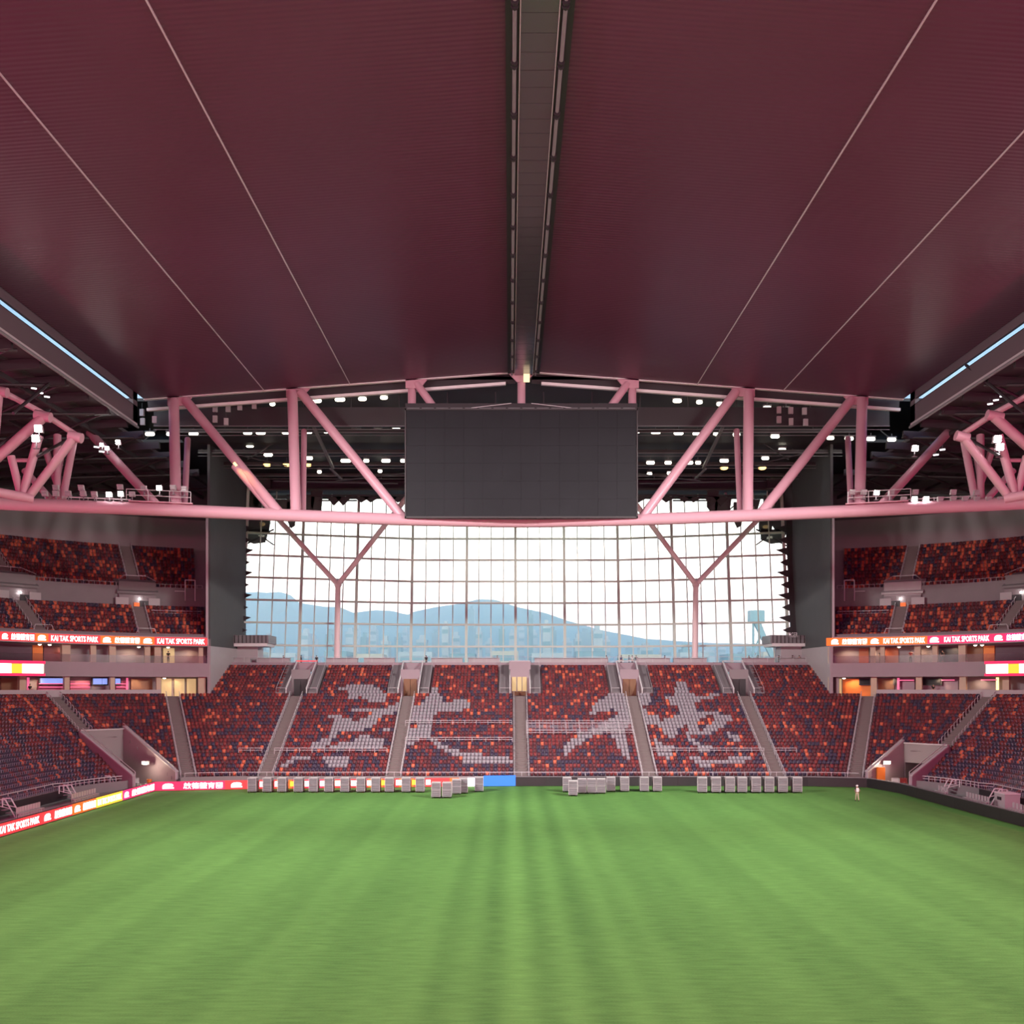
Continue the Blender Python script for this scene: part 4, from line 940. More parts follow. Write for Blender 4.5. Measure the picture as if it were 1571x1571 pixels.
def member(nm, p, q_, r): b = MB(); b.tube(p, q_, r, 12); return b.build(nm, M['pink'], tr)
for px, bx in ((269, 270), (450, 454), (1147, 1147), (1320, 1319)):
    member('post', tp_(px) - Vector((0, .6, 0)), cp(bx, .4), .62)
    d_ = 14 if px < 800 else -14
    member('rear_post', tp_(px + d_ * .9) + Vector((0, 1.6, -4.2)), cp(bx + d_ * .55, .3) + Vector((0, 1.2, 0)), .36)
for px in (632, 800, 970): member('hanger', tp_(px), P(px, 640, 124.2), .5)
for a, b in ((287, 428), (462, 618), (1304, 1168), (1128, 986)): member('diagonal', tp_(a) - Vector((0, .5, 0)), cp(b, .3), .58)
for a, b in ((640, 672), (962, 930)): member('diagonal', tp_(a) - Vector((0, .4, 0)), P(b, 634, 124.2), .48)
br = MB(); br.tube(P(360, 714, 121.6), P(421, 786, 121.0), .5, 10); br.build('rear_diagonal', M['pink'], tr)
br = MB(); br.tube(P(1240, 700, 122.4), P(1172, 786, 121.4), .4, 10); br.build('rear_diagonal', M['pink'], tr)
br = MB(); br.tube(P(359, 710, 121.2), P(363, 715, 121.2), .16, 8); br.build('amber_lamp', M['warm'], tr)
lamp('amber_spot', 'SPOT', P(357, 707, 120.4), P(400, 765, 121.2), 900, (1, .50, .12), spot_size=R(50), spot_blend=.8, shadow_soft_size=.2)
def gusset(px, w0, w1, h, s=1):
    t = tp_(px) + Vector((0, -.75, .45)); k = TOPY / F
    b = MB(); b.prism([t + Vector((-w0 * k * s, 0, .15)), t + Vector((w1 * k * s, 0, .15 - .005 * w1)), t + Vector((w1 * .55 * k * s, 0, -h * k)), t + Vector((-w0 * k * s, 0, -h * k))], (0, .3, 0)); b.build('gusset_plate', M['pink'], tr)
gusset(269, 9, 28, 13); gusset(450, 9, 27, 13); gusset(632, 9, 24, 13); gusset(800, 34, 34, 2); gusset(970, 9, 24, 13, -1); gusset(1147, 9, 27, 13, -1); gusset(1320, 9, 28, 13, -1)
b = MB(); t = tp_(800) + Vector((0, -.7, .5)); k = TOPY / F
b.prism([t + Vector((-22 * k, 0, 0)), t + Vector((22 * k, 0, 0)), t + Vector((7 * k, 0, -1.3)), t + Vector((-7 * k, 0, -1.3))], (0, .3, 0)); b.build('gusset_plate', M['pink'], tr)
for sg in (-1, 1):                          # outer diagonals and the side frames at both ends of the truss
    mx = lambda px: px if sg < 0 else 1592 - px
    member('diagonal', P(mx(138), 664, 124), cp(mx(243), .3), .52)
    st = thing('side_truss', 'pink-lit tubular side truss bundle in the upper %s corner' % SIDE[sg], 'truss')
    def mem(nm, a, b_, r): o = MB(); o.tube(a, b_, r, 10); o.build(nm, M['pink'], st)
    YA, YB, YD = 100, 108, 118
    mem('lower_chord', P(mx(-60), 745, 96), P(mx(50), 765, YA), .46)
    for a, b_, r in (((66, 640), (-20, 716), .50), ((60, 668), (34, 762), .42), ((17, 700), (33, 764), .38), ((113, 672), (42, 765), .42), ((-4, 604), (-14, 720), .55)): mem('strut', P(mx(a[0]), a[1], YA), P(mx(b_[0]), b_[1], YA), r)
    for a, b_, r in (((114, 672), (96, 766), .42), ((88, 668), (88, 766), .44), ((70, 690), (96, 766), .40), ((38, 722), (78, 766), .40), ((96, 690), (84, 766), .3)): mem('strut', P(mx(a[0]), a[1], YD), P(mx(b_[0]), b_[1], YD - 2), r)
    mem('strut', P(mx(26), 706, YB), P(mx(52), 706, YB), .22)
    for a, b_ in (((-20, 590), (20, 610)), ((10, 604), (66, 634)), ((66, 634), (118, 668))): mem('upper_chord', P(mx(a[0]), a[1], YA + 1), P(mx(b_[0]), b_[1], YA + 4), .3)
    for c_ in ((66, 636, .75), (116, 668, .62), (-2, 598, .85)):
        o = MB(); p = P(mx(c_[0]), c_[1], YA); o.tube(p + Vector((-c_[2], 0, 0)), p + Vector((c_[2], 0, -.3)), .5, 12); o.build('node', M['pink'], st)
    for a, b_ in (((58, 700), (122, 664)), ((-10, 690), (76, 628)), ((20, 634), (110, 560))):
        o = MB(); o.tube(P(mx(a[0]), a[1], 98), P(mx(b_[0]), b_[1], 108), .16, 6); o.build('tie_rod', M['darksteel'], st)

# ---- big screen
YS = 122.3
x0, x1, z0, z1 = Xat(621, YS), Xat(978.5, YS), Zat(795, YS), Zat(627, YS)
sc_ = thing('video_screen', 'huge unlit black video screen hung from the end truss', 'screen', ((x0 + x1) / 2, YS, z0))
wd, ht = x1 - x0, z1 - z0
for i in range(12):
    for j in range(6):
        q = MB(); q.box((-wd / 2 + .18 + (i + .5) * (wd - .36) / 12, -.02, .2 + (j + .5) * (ht - .4) / 6), ((wd - .36) / 12 - .012, .1, (ht - .4) / 6 - .012)); q.build('screen_module', M['screen'], sc_)
q = MB(); q.box((0, .5, ht / 2), (wd, .9, ht)); q.build('casing', M['black'], sc_)
q = MB()
for g in (-1, 1): q.box((g * (wd / 2 - .08), -.05, ht / 2), (.16, .2, ht))
q.box((0, -.05, .1), (wd, .2, .2)); q.box((0, -.05, ht - .1), (wd, .2, .2)); q.build('frame', M['darksteel'], sc_)
for k in range(16):
    q = MB(); q.box((-wd / 2 + 1 + k * (wd - 2) / 15, .3, ht + .12), (1.45, .12, .1)); q.build('catwalk_bar', M['midsteel'], sc_)
q = MB(); q.box((0, .6, ht + .45), (wd, .1, .7)); q.build('catwalk_kickplate', M['black'], sc_)
for g in (-1, 1):
    q = MB(); q.bar((g * 1.2, .4, ht + .75), (g * 6, .4, ht + .2), .07, .07); q.build('stay_cable', M['rail'], sc_)

# ---- Y-shaped columns in front of the glass
for sg, bx, tops in ((-1, 517, ((430, 800), (606, 786))), (1, 1066, ((988, 790), (1160, 800)))):
    o = thing('branching_column', 'Y-shaped column coloured pale for backlight glow in front of the %s side of the window' % SIDE[sg], 'column', P(bx, 1052, 162) * 1)
    o.location.z = 15.45; L_ = o.location
    base = Vector((Xat(bx, 162), 162, 15.45)); jx = P(bx + 1.5, 897, 164.3)
    q = MB(); q.tube(base - L_, jx - L_, .5, 14, r2=.44); q.build('trunk', M['paleglow'], o)
    for px, py in tops:
        t_ = P(px, py, 165.5); q = MB(); q.tube(jx - L_, t_ + (t_ - jx).normalized() * 4 - L_, .42, 12); q.build('branch', M['paleglow'], o)
    q = MB(); q.ball(jx - L_, .62, 12); q.build('joint', M['paleglow'], o)
    q = MB(); q.tube(base - L_, base - L_ + Vector((0, 0, .3)), .8, 14); q.build('base_plate', M['midsteel'], o)

# ---- dark ceiling over the far stand, gantries and lights
mb = MB(); mb.prism([(-46.5, 126.4, 50.3), (49.5, 126.4, 50.3), (49.5, 146, 47.2), (-46.5, 146, 47.2)], (0, 0, .4)); mb.prism([(-62, 146, 47.2), (65, 146, 47.2), (65, 171, 46.6), (-62, 171, 46.6)], (0, 0, .4))
mb.build('ceiling_far', M['darksteel'], label='black ceiling void over the far stand', cat='ceiling', kind='structure')
def gantry(Y, z, ht, lab, ties=True):
    o = thing('lighting_gantry', lab, 'gantry', (CX, Y, z), kind='structure')
    q = MB(); q.box((0, 0, 0), (93, .5, ht)); q.build('gantry_beam', M['darksteel'], o)
    q = MB(); q.box((0, -.3, -ht / 2), (93, .1, .1)); q.box((0, -.3, -ht / 2 - .45), (93, .07, .07)); q.build('gantry_rail', M['midsteel'], o)
    for k in range(16):
        q = MB(); x = -46 + k * 6.1; q.bar((x, 0, ht / 2), (x, 0, 50.2 - z - max(0, (Y - 126.4)) * .16), .12, .12); q.build('hanger_rod', M['darksteel'], o)
gantry(129.6, Zat(640, 129.6), 2.4, 'wide dark gantry girder right behind the end truss')
gantry(138, Zat(661, 138), .5, 'slim dark gantry carrying the long row of oval lights')
gantry(148, Zat(693, 148), .5, 'slim dark gantry carrying the middle oval lights')
gantry(153, Zat(712, 153), .5, 'slim dark gantry carrying the amber pendants')
gantry(160, Zat(729, 160), .4, 'slim dark gantry nearest the window head')
for sg in (-1, 1):
    o = thing('brace_strut', 'grey slanting brace strut behind the truss, %s of the screen' % SIDE[sg], 'strut', kind='structure')
    mx = lambda px: px if sg < 0 else 1590 - px
    q = MB(); q.bar(P(mx(478), 648, 131), P(mx(511), 718, 146), .35, .35); q.bar(P(mx(507), 719, 146), P(mx(524), 735, 150), .25, .25); q.build('strut_bar', M['midsteel'], o)
    q = MB()
    for a, b in (((380, 705), (420, 680)), ((330, 690), (440, 715)), ((515, 738), (622, 726)), ((420, 738), (610, 742)), ((200, 694), (240, 660)), ((560, 640), (622, 628))):
        q.bar(P(mx(a[0]), a[1], 147), P(mx(b[0]), b[1], 147), .16, .16)
    q.build('tie_bar', M['darksteel'], o)

def oval_light(px, py, Y, lab, grp, wpx=15):
    p = P(px, py, Y); s = Y / F
    o = thing('oval_ceiling_light', lab, 'ceiling light', p, group=grp)
    q = MB(); q.box((0, 0, .32), (wpx * s, .35, .16)); q.bar((0, 0, .3), (0, 0, .8), .06, .06); q.build('housing', M['midsteel'], o)
    hw = wpx * s / 2 - .25; q = MB()
    q.tube((-hw, 0, 0), (hw, 0, 0), .25, 10); q.ball((-hw, 0, 0), .25, 8); q.ball((hw, 0, 0), .25, 8); q.build('diffuser', M['oval'], o)
rows = [('high row under the roof edge', 131, [(486, 615, 15), (521.6, 613, 16), (556, 612, 13), (589, 610, 12), (1039, 615, 14), (1073, 617, 10), (1106.5, 620, 15), (1177, 626, 13), (1206, 628, 11), (1243, 630, 11), (1190, 637, 15), (388, 632, 12), (418, 620, 9), (312, 624, 8), (1270, 632, 8), (1373, 620, 8)]),
        ('long row on the slim gantry', 138, [(230, 666, 15), (260, 666, 10), (297, 665.5, 15), (380, 664, 14), (400, 664, 15), (439, 663.5, 13), (472.5, 662.5, 14), (500.5, 662, 9), (546.5, 661, 15), (580, 660.5, 13), (608, 659.5, 14), (978, 662, 8), (1006, 663, 15), (1041, 664.5, 15), (1070, 665.5, 15), (1099, 666, 10), (1130, 667, 12), (1189, 669.5, 14), (1274, 672, 12), (1302.6, 673, 14), (1336, 673.5, 14), (1368, 674.5, 14)]),
        ('third row lower down', 148, [(383.5, 684, 12), (411.5, 698, 14), (474, 703, 12), (530.5, 707, 16), (562, 707, 9), (592, 707, 14), (618, 707, 8), (998, 710, 13), (1025, 710, 11), (1058, 710, 11), (1071, 710, 9), (1111, 707, 14), (1174, 703, 12), (1200, 690, 12)]),
        ('lowest row near the window head', 158, [(490, 724, 7), (583, 723, 7), (996.5, 727, 8), (1027, 726, 8), (240, 683, 6), (1232, 672, 6)])]
for nm, Y, ls in rows:
    for j, (px, py, wpx) in enumerate(sorted(ls)): oval_light(px, py, Y, 'warm white oval light, %s from the left in the %s' % (nth(j), nm), 'oval lights in the ' + nm, wpx)
for j, (px, py) in enumerate([(410, 713), (440, 713), (472.5, 713), (1111, 718), (1169.5, 718)]):
    p = P(px, py, 153); o = thing('amber_pendant', 'glowing amber dome pendant, %s of five from the left behind the truss' % nth(j), 'pendant lamp', p, group='amber pendants')
    q = MB(); q.tube((0, 0, .05), (0, 0, .5), .75, 12, r2=.15); q.bar((0, 0, .5), (0, 0, 1.1), .06, .06); q.build('shade', M['midsteel'], o)
    q = MB(); q.ball((0, 0, 0), .62, 10, sc=(1, 1, .45)); q.build('bulb', M['warm'], o)
hb = [(218, 633), (237, 644), (219, 647), (330, 627), (330, 643), (347, 647), (350, 627), (368, 624), (390, 622), (1195, 629), (1213, 630), (1234, 631), (1195, 644), (1213.5, 647), (1236, 648)]
for j, (px, py) in enumerate(sorted(hb)):
    p = P(px, py, 128); o = thing('hanging_fixture', 'small pale box fixture hung under the roof edge, %s from the left' % nth(j), 'fixture', p, (j % 3 - 1) * .2, group='box fixtures under the roof edge')
    q = MB(); q.box((0, 0, 0), (.55, .3, .85)); q.build('fixture_body', M['offwhite'], o)
    q = MB(); q.bar((0, 0, .4), (0, 0, 1.2), .06, .06); q.build('hanging_bracket', M['darksteel'], o)

# ---- floodlights on the chord
def flood(px, py, Y, lit, lab, grp, s=1.0, face=(0, -1, -.35), z_from=None):
    p = P(px, py, Y); o = thing('floodlight', lab, 'floodlight', p, math.atan2(face[1], face[0]) + math.pi / 2, group=grp)
    q = MB(); q.prism([(-.32 * s, -.1, -.3 * s), (.32 * s, -.1, -.3 * s), (.32 * s, -.3, .25 * s), (-.32 * s, -.3, .25 * s)], (0, .3, 0)); q.build('lamp_head', M['offwhite'], o)
    q = MB(); q.box((0, .02, -.55 * s), (.1, .1, .6 * s)); q.box((0, .02, -.8 * s), (.5 * s, .3, .06)); q.build('bracket', M['midsteel'], o)
    for dz in (-.14, .13):
        q = MB(); q.box((0, -.22 - dz * .35 + (.02 if dz > 0 else -.05), dz * s), (.54 * s, .12, .2 * s)); q.build('lens', M['lit'] if lit else M['lens'], o)
L1 = [(69, 757, 0), (86, 748, 0), (86, 757, 0), (105, 757, 0), (125, 748, 0), (128, 757, 0), (145, 758, 0), (168, 759, 1), (186, 758, 1), (184.5, 747, 0), (221, 749, 0), (203, 758, 0), (245, 749, 1), (266, 748, 0), (283, 750, 0)]
R1 = [(1307, 755, 0), (1344, 756, 1), (1325, 755, 0), (1367, 756, 0), (1386, 766, 0), (1402, 766, 1), (1420, 766, 1), (1404, 755, 0), (1442, 766, 0), (1462, 755, 0), (1462, 765, 0), (1480, 766, 0), (1497.6, 756, 0), (1498, 766, 0), (1516, 766, 0), (1534, 766, 0)]
for sd, ls in (('left', L1), ('right', R1)):
    ls = sorted(ls)
    for j, (px, py, lit) in enumerate(ls):
        flood(px, py, chord_y(px) - .3, lit, '%s chord floodlight, %s from the left on the %s of the truss' % ('lit white' if lit else 'unlit grey', nth(j), sd), 'floodlights on the %s chord' % sd, 1.0)
for px, py, Y, s, lab in ((60, 658, 99, 1.2, 'upper of the two blazing floodlights on the left side truss'), (56, 673, 99, 1.2, 'lower of the two blazing floodlights on the left side truss'), (165, 688, 120, .8, 'small lit floodlight hanging by the left outer diagonal'), (157, 683, 120, .7, 'second small lit floodlight by the left outer diagonal'), (182, 679, 121, .9, 'lit floodlight above the left outer diagonal'),
                          (1529, 674, 99, 1.2, 'upper of the two blazing floodlights on the right side truss'), (1533, 686, 99, 1.2, 'lower of the two blazing floodlights on the right side truss'), (1403, 688, 120, 1.2, 'lit floodlight by the right outer diagonal')):
    flood(px, py, Y, 1, lab, 'floodlights hung on the side trusses', s)
for sg in (-1, 1):                         # strings of small spotlights under the side roofs
    pts = [(52, 596), (62, 603), (72, 609), (148, 686), (156, 693)] if sg < 0 else [(1519, 620), (1528, 614), (1538, 608), (1436, 698), (1446, 690)]
    for j, (px, py) in enumerate(pts):
        p = P(px, py, 104); o = thing('bar_light', 'short glowing bar light, %s along the string under the %s side roof' % (nth(j), SIDE[sg]), 'bar light', p, sg * -.5, group='bar lights under the %s side roof' % SIDE[sg])
        q = MB(); q.box((0, 0, .12), (.6, .2, .1)); q.bar((0, 0, .1), (0, 0, .6), .05, .05); q.build('housing', M['darksteel'], o)
        q = MB(); q.box((0, -.03, 0), (.5, .14, .12)); q.build('tube_lamp', mat('soft_white_tube', (1, 1, 1), emit=(1, 1, 1), strength=2.5), o)
    pl = thing('maintenance_platform', 'railed maintenance platform on the chord at the %s post' % SIDE[sg], 'platform')
    a, b = (198, 296) if sg < 0 else (1297, 1393)
    pa, pb = cp(a, .75), cp(b, .75); q = MB(); q.bar(pa, pb, 1.6, .12); q.build('deck_plate', M['pink'], pl)
    q = MB(); off = Vector((0, -.8, 0))
    for k in range(4): c = pa + (pb - pa) * k / 3 + off; q.bar(c, c + Vector((0, 0, 1.3)), .07, .07)
    for h in (.65, 1.3): q.bar(pa + off + Vector((0, 0, h)), pb + off + Vector((0, 0, h)), .07, .07)
    q.build('guard_rail', M['rail'], pl)
    a, b = (96, 200) if sg < 0 else (1393, 1500)
    q = MB(); q.bar(cp(a, 1.0), cp(b, 1.0), .12, .12)
    for k in range(9): c = cp(a + (b - a) * k / 8); q.bar(c, c + Vector((0, 0, 1.1)), .06, .06)
    q.build('chord_rail', M['rail'], pl)

# ================================================================== PITCH SIDE
BH = 1.1
def gp(px, py): Y = CH * F / (py - VY); return Vector((Xat(px, Y), Y, 0))
def ypx(px, X): return (X * F) / (px - VX)
BLx, BRx = -42.0, 45.2
cor_l, mid_l, far_l, far_m = Vector((BLx, 121.2, 0)), Vector((-31.6, 123.4, 0)), Vector((-8.5, 126.3, 0)), Vector((-3.4, 126.8, 0))
def board_piece(p0, p1, col, what, root, ink='ledwhite'):
    p0, p1 = Vector(p0), Vector(p1); d = p1 - p0; n = d.normalized().cross(Vector((0, 0, 1)))
    b = MB(); b.frame(p0 + Vector((0, 0, .06)), d, -n * .16, Vector((0, 0, BH - .06))); b.build('led_panel', M[col], root)
    if what is None: return
    c = (p0 + p1) / 2 + Vector((0, 0, .06 + (BH - .06) / 2))
    if what == 'logo': on_face(logo_mesh(M[ink]), 'emblem', c, d, (0, 0, 1), min(d.length * .62, 1.3), .62, root)
    else: on_face(text_mesh(ZHP if what == 'zh' else KTS, M[ink]), 'lettering', c, d, (0, 0, 1), d.length * .9, .74 if what == 'zh' else .62, root)
root = thing('perimeter_board', 'red LED pitch board with white lettering along the left touchline', 'LED board')
sq = [(-70, -18, 'ledred', 'zh'), (-18, -5, 'ledred', 'logo'), (-5, 63, 'ledred', 'en'), (63, 82, 'ledred', 'logo'), (82, 111, 'ledred', 'zh'), (111, 126, 'ledorange', 'logo'), (126, 147.5, 'ledorange', 'zh'),
      (147.5, 188, 'ledyellow', 'en', 'ledcream'), (188, 200, 'ledmag', 'logo'), (200, 238, 'ledcrim', 'zh')]
for s_ in sq:
    y0, y1 = ypx(s_[0], BLx), ypx(s_[1], BLx)
    board_piece((BLx, y0, 0), (BLx, y1, 0), s_[2], s_[3], root, s_[4] if len(s_) > 4 else 'ledwhite')
yy = ypx(-70, BLx)
for k in range(6): board_piece((BLx, yy - 9 * (k + 1), 0), (BLx, yy - 9 * k, 0), 'ledred', ('en', 'zh')[k % 2], root)
q = MB(); q.frame((BLx - .2, 20, 0), (.25, 0, 0), (0, 101, 0), (0, 0, .06)); q.frame((BLx - .22, 20, BH), (.2, 0, 0), (0, 101, 0), (0, 0, .05)); q.build('board_frame', M['black'], root)
root = thing('perimeter_board', 'red LED pitch board with white lettering at the far left corner', 'LED board')
def lerp(a, b, t): return a + (b - a) * t
def on_seg(px, a, b): k = (px - VX) / F; d = b - a; t = (k * a.y - a.x) / (d.x - k * d.y); return a + d * t
for p0, p1, col, what in ((238, 278, 'ledcrim', 'logo'), (278, 345, 'ledcrim', 'zh'), (345, 381, 'ledred', 'logo')):
    board_piece(on_seg(p0, cor_l, mid_l), on_seg(p1, cor_l, mid_l), col, what, root)
root = thing('perimeter_board', 'LED pitch board glowing red, orange and white behind the long row of carts', 'LED board')
cols = ['ledred', 'ledred', 'ledorange', 'ledred', 'ledcrim', 'ledred', 'ledred', 'ledred', 'ledorange', 'ledred', 'ledorange', 'ledred']
ex = [381, 400, 424, 448, 471, 494, 518, 541, 565, 588, 612, 635, 660]
for i in range(12): board_piece(on_seg(ex[i], mid_l, far_l), on_seg(ex[i + 1], mid_l, far_l), cols[i], None, root)
for px, w_, m_ in ((401, 5, 'ledwhite'), (424, 5, 'ledwhite'), (448, 6, 'ledyellow'), (470.5, 7, 'ledwhite'), (494.5, 7, 'ledwhite'), (518, 8, 'ledcream'), (543, 9, 'ledwhite'), (566, 6, 'ledwhite'), (588, 6, 'ledyellow'), (612, 9, 'ledwhite'), (635, 6, 'ledyellow'), (657, 7, 'ledwhite')):
    a, b = on_seg(px - w_ / 2, mid_l, far_l), on_seg(px + w_ / 2, mid_l, far_l); n = (b - a).normalized().cross(Vector((0, 0, 1))) * .03
    q = MB(); q.frame(a + n + Vector((0, 0, .3)), b - a, -n * .5, Vector((0, 0, .62))); q.build('lit_letter_block', M[m_], root)
root = thing('perimeter_board', 'LED pitch board fading from red to white behind the left cart cluster', 'LED board')
for p0, p1, c_ in ((660, 690, 'ledred'), (690, 716, 'ledorange'), (716, 728, 'ledwhite'), (728, 742, 'ledblue')):
    f_ = lambda p: on_seg(p, far_l, far_m)
    board_piece(f_(p0), f_(p1), c_, None, root)
root = thing('perimeter_board', 'bright plain blue LED pitch board beside the left cart cluster', 'LED board')
fb = Vector((.7, 127.2, 0)); board_piece(on_seg(742, far_m, fb), on_seg(791, far_m, fb), 'ledblue', None, root)
q = MB(); a, b = on_seg(742, far_m, fb), on_seg(791, far_m, fb); q.bar(a + Vector((0, .1, BH + .1)), b + Vector((0, .1, BH + .1)), .2, .3); q.build('board_cap', M['ledblue'], root)
pts = [on_seg(791, far_m, fb), gp(1040, 1206), gp(1240, 1206.5), gp(1330, 1208.5), Vector((BRx - .6, 121.5, 0)), Vector((BRx, 118.5, 0)), Vector((BRx, 104, 0)), Vector((BRx + .2, 90, 0)), Vector((BRx + .3, 75, 0))]
lab = ['behind the gap and right cart cluster', 'behind the long right row of carts', 'between the carts and the walking person', 'behind the walking person', 'at the far right corner', 'leading down from the right corner', 'along the right touchline middle', 'at the right picture edge']
for i in range(8):
    o = thing('perimeter_board', 'unlit black pitch board %s' % lab[i], 'pitch board'); a, b = pts[i], pts[i + 1]; d = b - a; n = d.normalized().cross(Vector((0, 0, 1)))
    k = max(1, int(d.length / 4))
    for j in range(k):
        q = MB(); q.frame(a + d * (j / k) + Vector((0, 0, .04)), d * (.997 / k), -n * .16, Vector((0, 0, BH))); q.build('board_panel', M['black'], o)
    q = MB(); q.bar(a - n * .3 + Vector((0, 0, BH + .06)), b - n * .3 + Vector((0, 0, BH + .06)), .3, .06); q.build('top_cap', M['midsteel'], o)

# ---- front rails and pitch-side wall details
for sg in (-1, 1):
    o = thing('front_rail', 'pale front guard rail of the %s stand above the dark wall' % SIDE[sg], 'railing', kind='structure'); q = MB()
    L_ = [Vector((CX + sg * (A + .5), y, 0)) for y in range(40, 114, 2)] + [arc(sg, t, RC + .5 - 1) for t in range(88, 52, -3)]
    for a, b in zip(L_[:-1], L_[1:]):
        q.bar(a + Vector((0, 0, 1.75)), b + Vector((0, 0, 1.75)), .1, .1); q.bar(a + Vector((0, 0, 1.45)), b + Vector((0, 0, 1.45)), .06, .06); q.bar(a + Vector((0, 0, 1.1)), a + Vector((0, 0, 1.8)), .07, .07)
    q.build('rail_bars', M['rail'], o)
    q = MB(); q.frame((CX + sg * (A - .68), 40, .02), (sg * .08, 0, 0), (0, 73, 0), (0, 0, 1.1)); o2 = q.build('trim_5' if sg < 0 else 'trim_6', M['black'], label='dark cladding on the low front wall of the %s stand' % SIDE[sg], cat='trim', kind='structure')
o = thing('front_rail', 'long thin guard rail along the foot of the far stand', 'railing', kind='structure'); q = MB()
L_ = [arc(-1, t, RC - .5) for t in (26, 20, 13, 6, 0)] + [Vector((CX + x, YF - .5, 0)) for x in range(-32, 36, 4)] + [arc(1, t, RC - .5) for t in (3, 8, 14, 20, 26)]
for a, b in zip(L_[:-1], L_[1:]):
    q.bar(a + Vector((0, 0, 1.65)), b + Vector((0, 0, 1.65)), .07, .07); q.bar(a + Vector((0, 0, 1.15)), a + Vector((0, 0, 1.7)), .05, .05)
q.build('rail_bars', M['rail'], o)
# crowd barriers across the far stand seats (front-of-row double rails)
def barrier(pa, pb, row, lab, n=1):
    Y = YF + TREAD * row + .05; z = Z0 + RISE * row; a, b = Xat(pa, Y), Xat(pb, Y)
    o = thing('crowd_barrier', lab, 'railing', ((a + b) / 2, Y, z), kind='structure'); q = MB(); h = (b - a) / 2
    for k in range(n):
        for hh in (.72, 1.0): q.bar((-h, k * TREAD, hh + k * RISE), (h, k * TREAD, hh + k * RISE), .06, .06)
        m = max(2, int(h * 2 / 1.6))
        for j in range(m + 1): q.bar((-h + 2 * h * j / m, k * TREAD, k * RISE), (-h + 2 * h * j / m, k * TREAD, 1 + k * RISE), .05, .05)
    q.build('barrier_bars', M['rail'], o)
barrier(421, 594, 6, 'double rail across the seats below the first white character'); barrier(366, 402, 6, 'short double rail left of the far left stairway foot'); barrier(1000, 1172, 6, 'double rail across the seats below the second white character')
barrier(1188, 1222, 6, 'short double rail right of the far right stairway foot'); barrier(622, 785, 14, 'rail across the seats between the white strokes and central stairway'); barrier(622, 786, 9, 'lower thin rail across the seats left of the central stairway'); barrier(808, 972, 11, 'stack of rails across the seats right of the central stairway', 4)

# ---- carts of stacked panels
def cart_proto(tilt, dark):
    o = thing('panel_cart', 'x', 'cart', (0, 0, 0))
    q = MB(); q.box((0, 0, .22), (1.16, 1.5, .10)); q.build('dolly_base', M['midsteel'], o)
    for x in (-.48, .48):
        for y in (-.62, .62):
            q = MB(); q.tube((x - .05, y, .09), (x + .05, y, .09), .09, 8); q.box((x, y, .18), (.06, .06, .1)); q.build('wheel', M['rubber'], o)
    for k in range(6):
        jx = .02 * math.sin(k * 2.1 + tilt * 9); q = MB(); q.box((jx, 0, .40 + k * .225), (1.08, 1.42, .20))
        for g in (-.45, -.27, -.09, .09, .27, .45): q.box((jx + g, -.72, .40 + k * .225), (.06, .05, .19))
        q.build('stacked_panel', M['cart'], o)
    q = MB(); q.box((.0, 0, 1.64), (1.1, 1.46, .05)); q.build('top_sheet', M['carttop'], o)
    q = MB()
    for x in (-.56, .56): q.bar((x, -.74, .2), (x, -.74, 1.7), .045, .045); q.bar((x, .74, .2), (x, .74, 1.7), .045, .045)
    for z in (.9, 1.7): q.bar((-.56, -.75, z), (.56, -.75, z), .035, .035)
    q.build('corner_frame', M['rail'], o)
    return o
proto = cart_proto(0, 0); used = False
def cart(px, py, lab, grp, rz=0.0, wpx=None, s=1.0):
    global used
    o = proto if not used else copy_tree(proto); used = True
    p = gp(px, py); p.y += .75; p.x *= p.y / (p.y - .75); o.location = p; o.rotation_euler = (0, 0, rz); o.scale = (s * .87, .9, s * 1.05)
    o['label'] = lab; o['group'] = grp
lc = [388.5, 411.5, 434, 459, 482, 505.5, 530, 554.5, 577, 598, 623.5, 645]
for j, px in enumerate(lc): cart(px, 1216.6, 'grey cart of stacked panels, %s from the left in the long left row' % nth(j), 'carts before the glowing boards', .0, s=1.0)
for px, py, lab in ((669.5, 1225, 'frontmost left cart of the left cluster, pale top sheet'), (686, 1225, 'frontmost right cart of the left cluster, pale top sheet'), (700.5, 1219.5, 'cart behind and right of the front pair in the left cluster'), (711, 1218, 'narrow-looking cart in the middle of the left cluster'), (735, 1215.5, 'rightmost cart of the left cluster, beside the blue board')):
    cart(px, py, lab, 'left cluster of carts', .04 if px > 690 else 0)
for px, py, lab in ((879, 1222, 'frontmost cart of the right cluster, standing forward'), (867 + 3, 1216, 'rear left cart of the right cluster, half hidden'), (893, 1218.3, 'second cart of the right cluster, low grey'), (907.5, 1218.3, 'third cart of the right cluster, low grey'), (922, 1218.3, 'fourth cart of the right cluster, low grey'), (937, 1215.5, 'rear right cart of the right cluster'), (958, 1215.5, 'lone cart just right of the right cluster'), (988, 1215.5, 'left cart of the separate pair right of centre'), (1008, 1215.5, 'right cart of the separate pair right of centre')):
    cart(px, py, lab, 'right cluster of carts', -.05)
for j, px in enumerate((1077, 1098, 1119, 1138, 1159, 1179, 1200, 1222)): cart(px, 1217.3, 'grey cart of stacked panels, %s from the left in the right row' % nth(j), 'carts in the right row', -.12 + .02 * (j % 3), s=1.06)

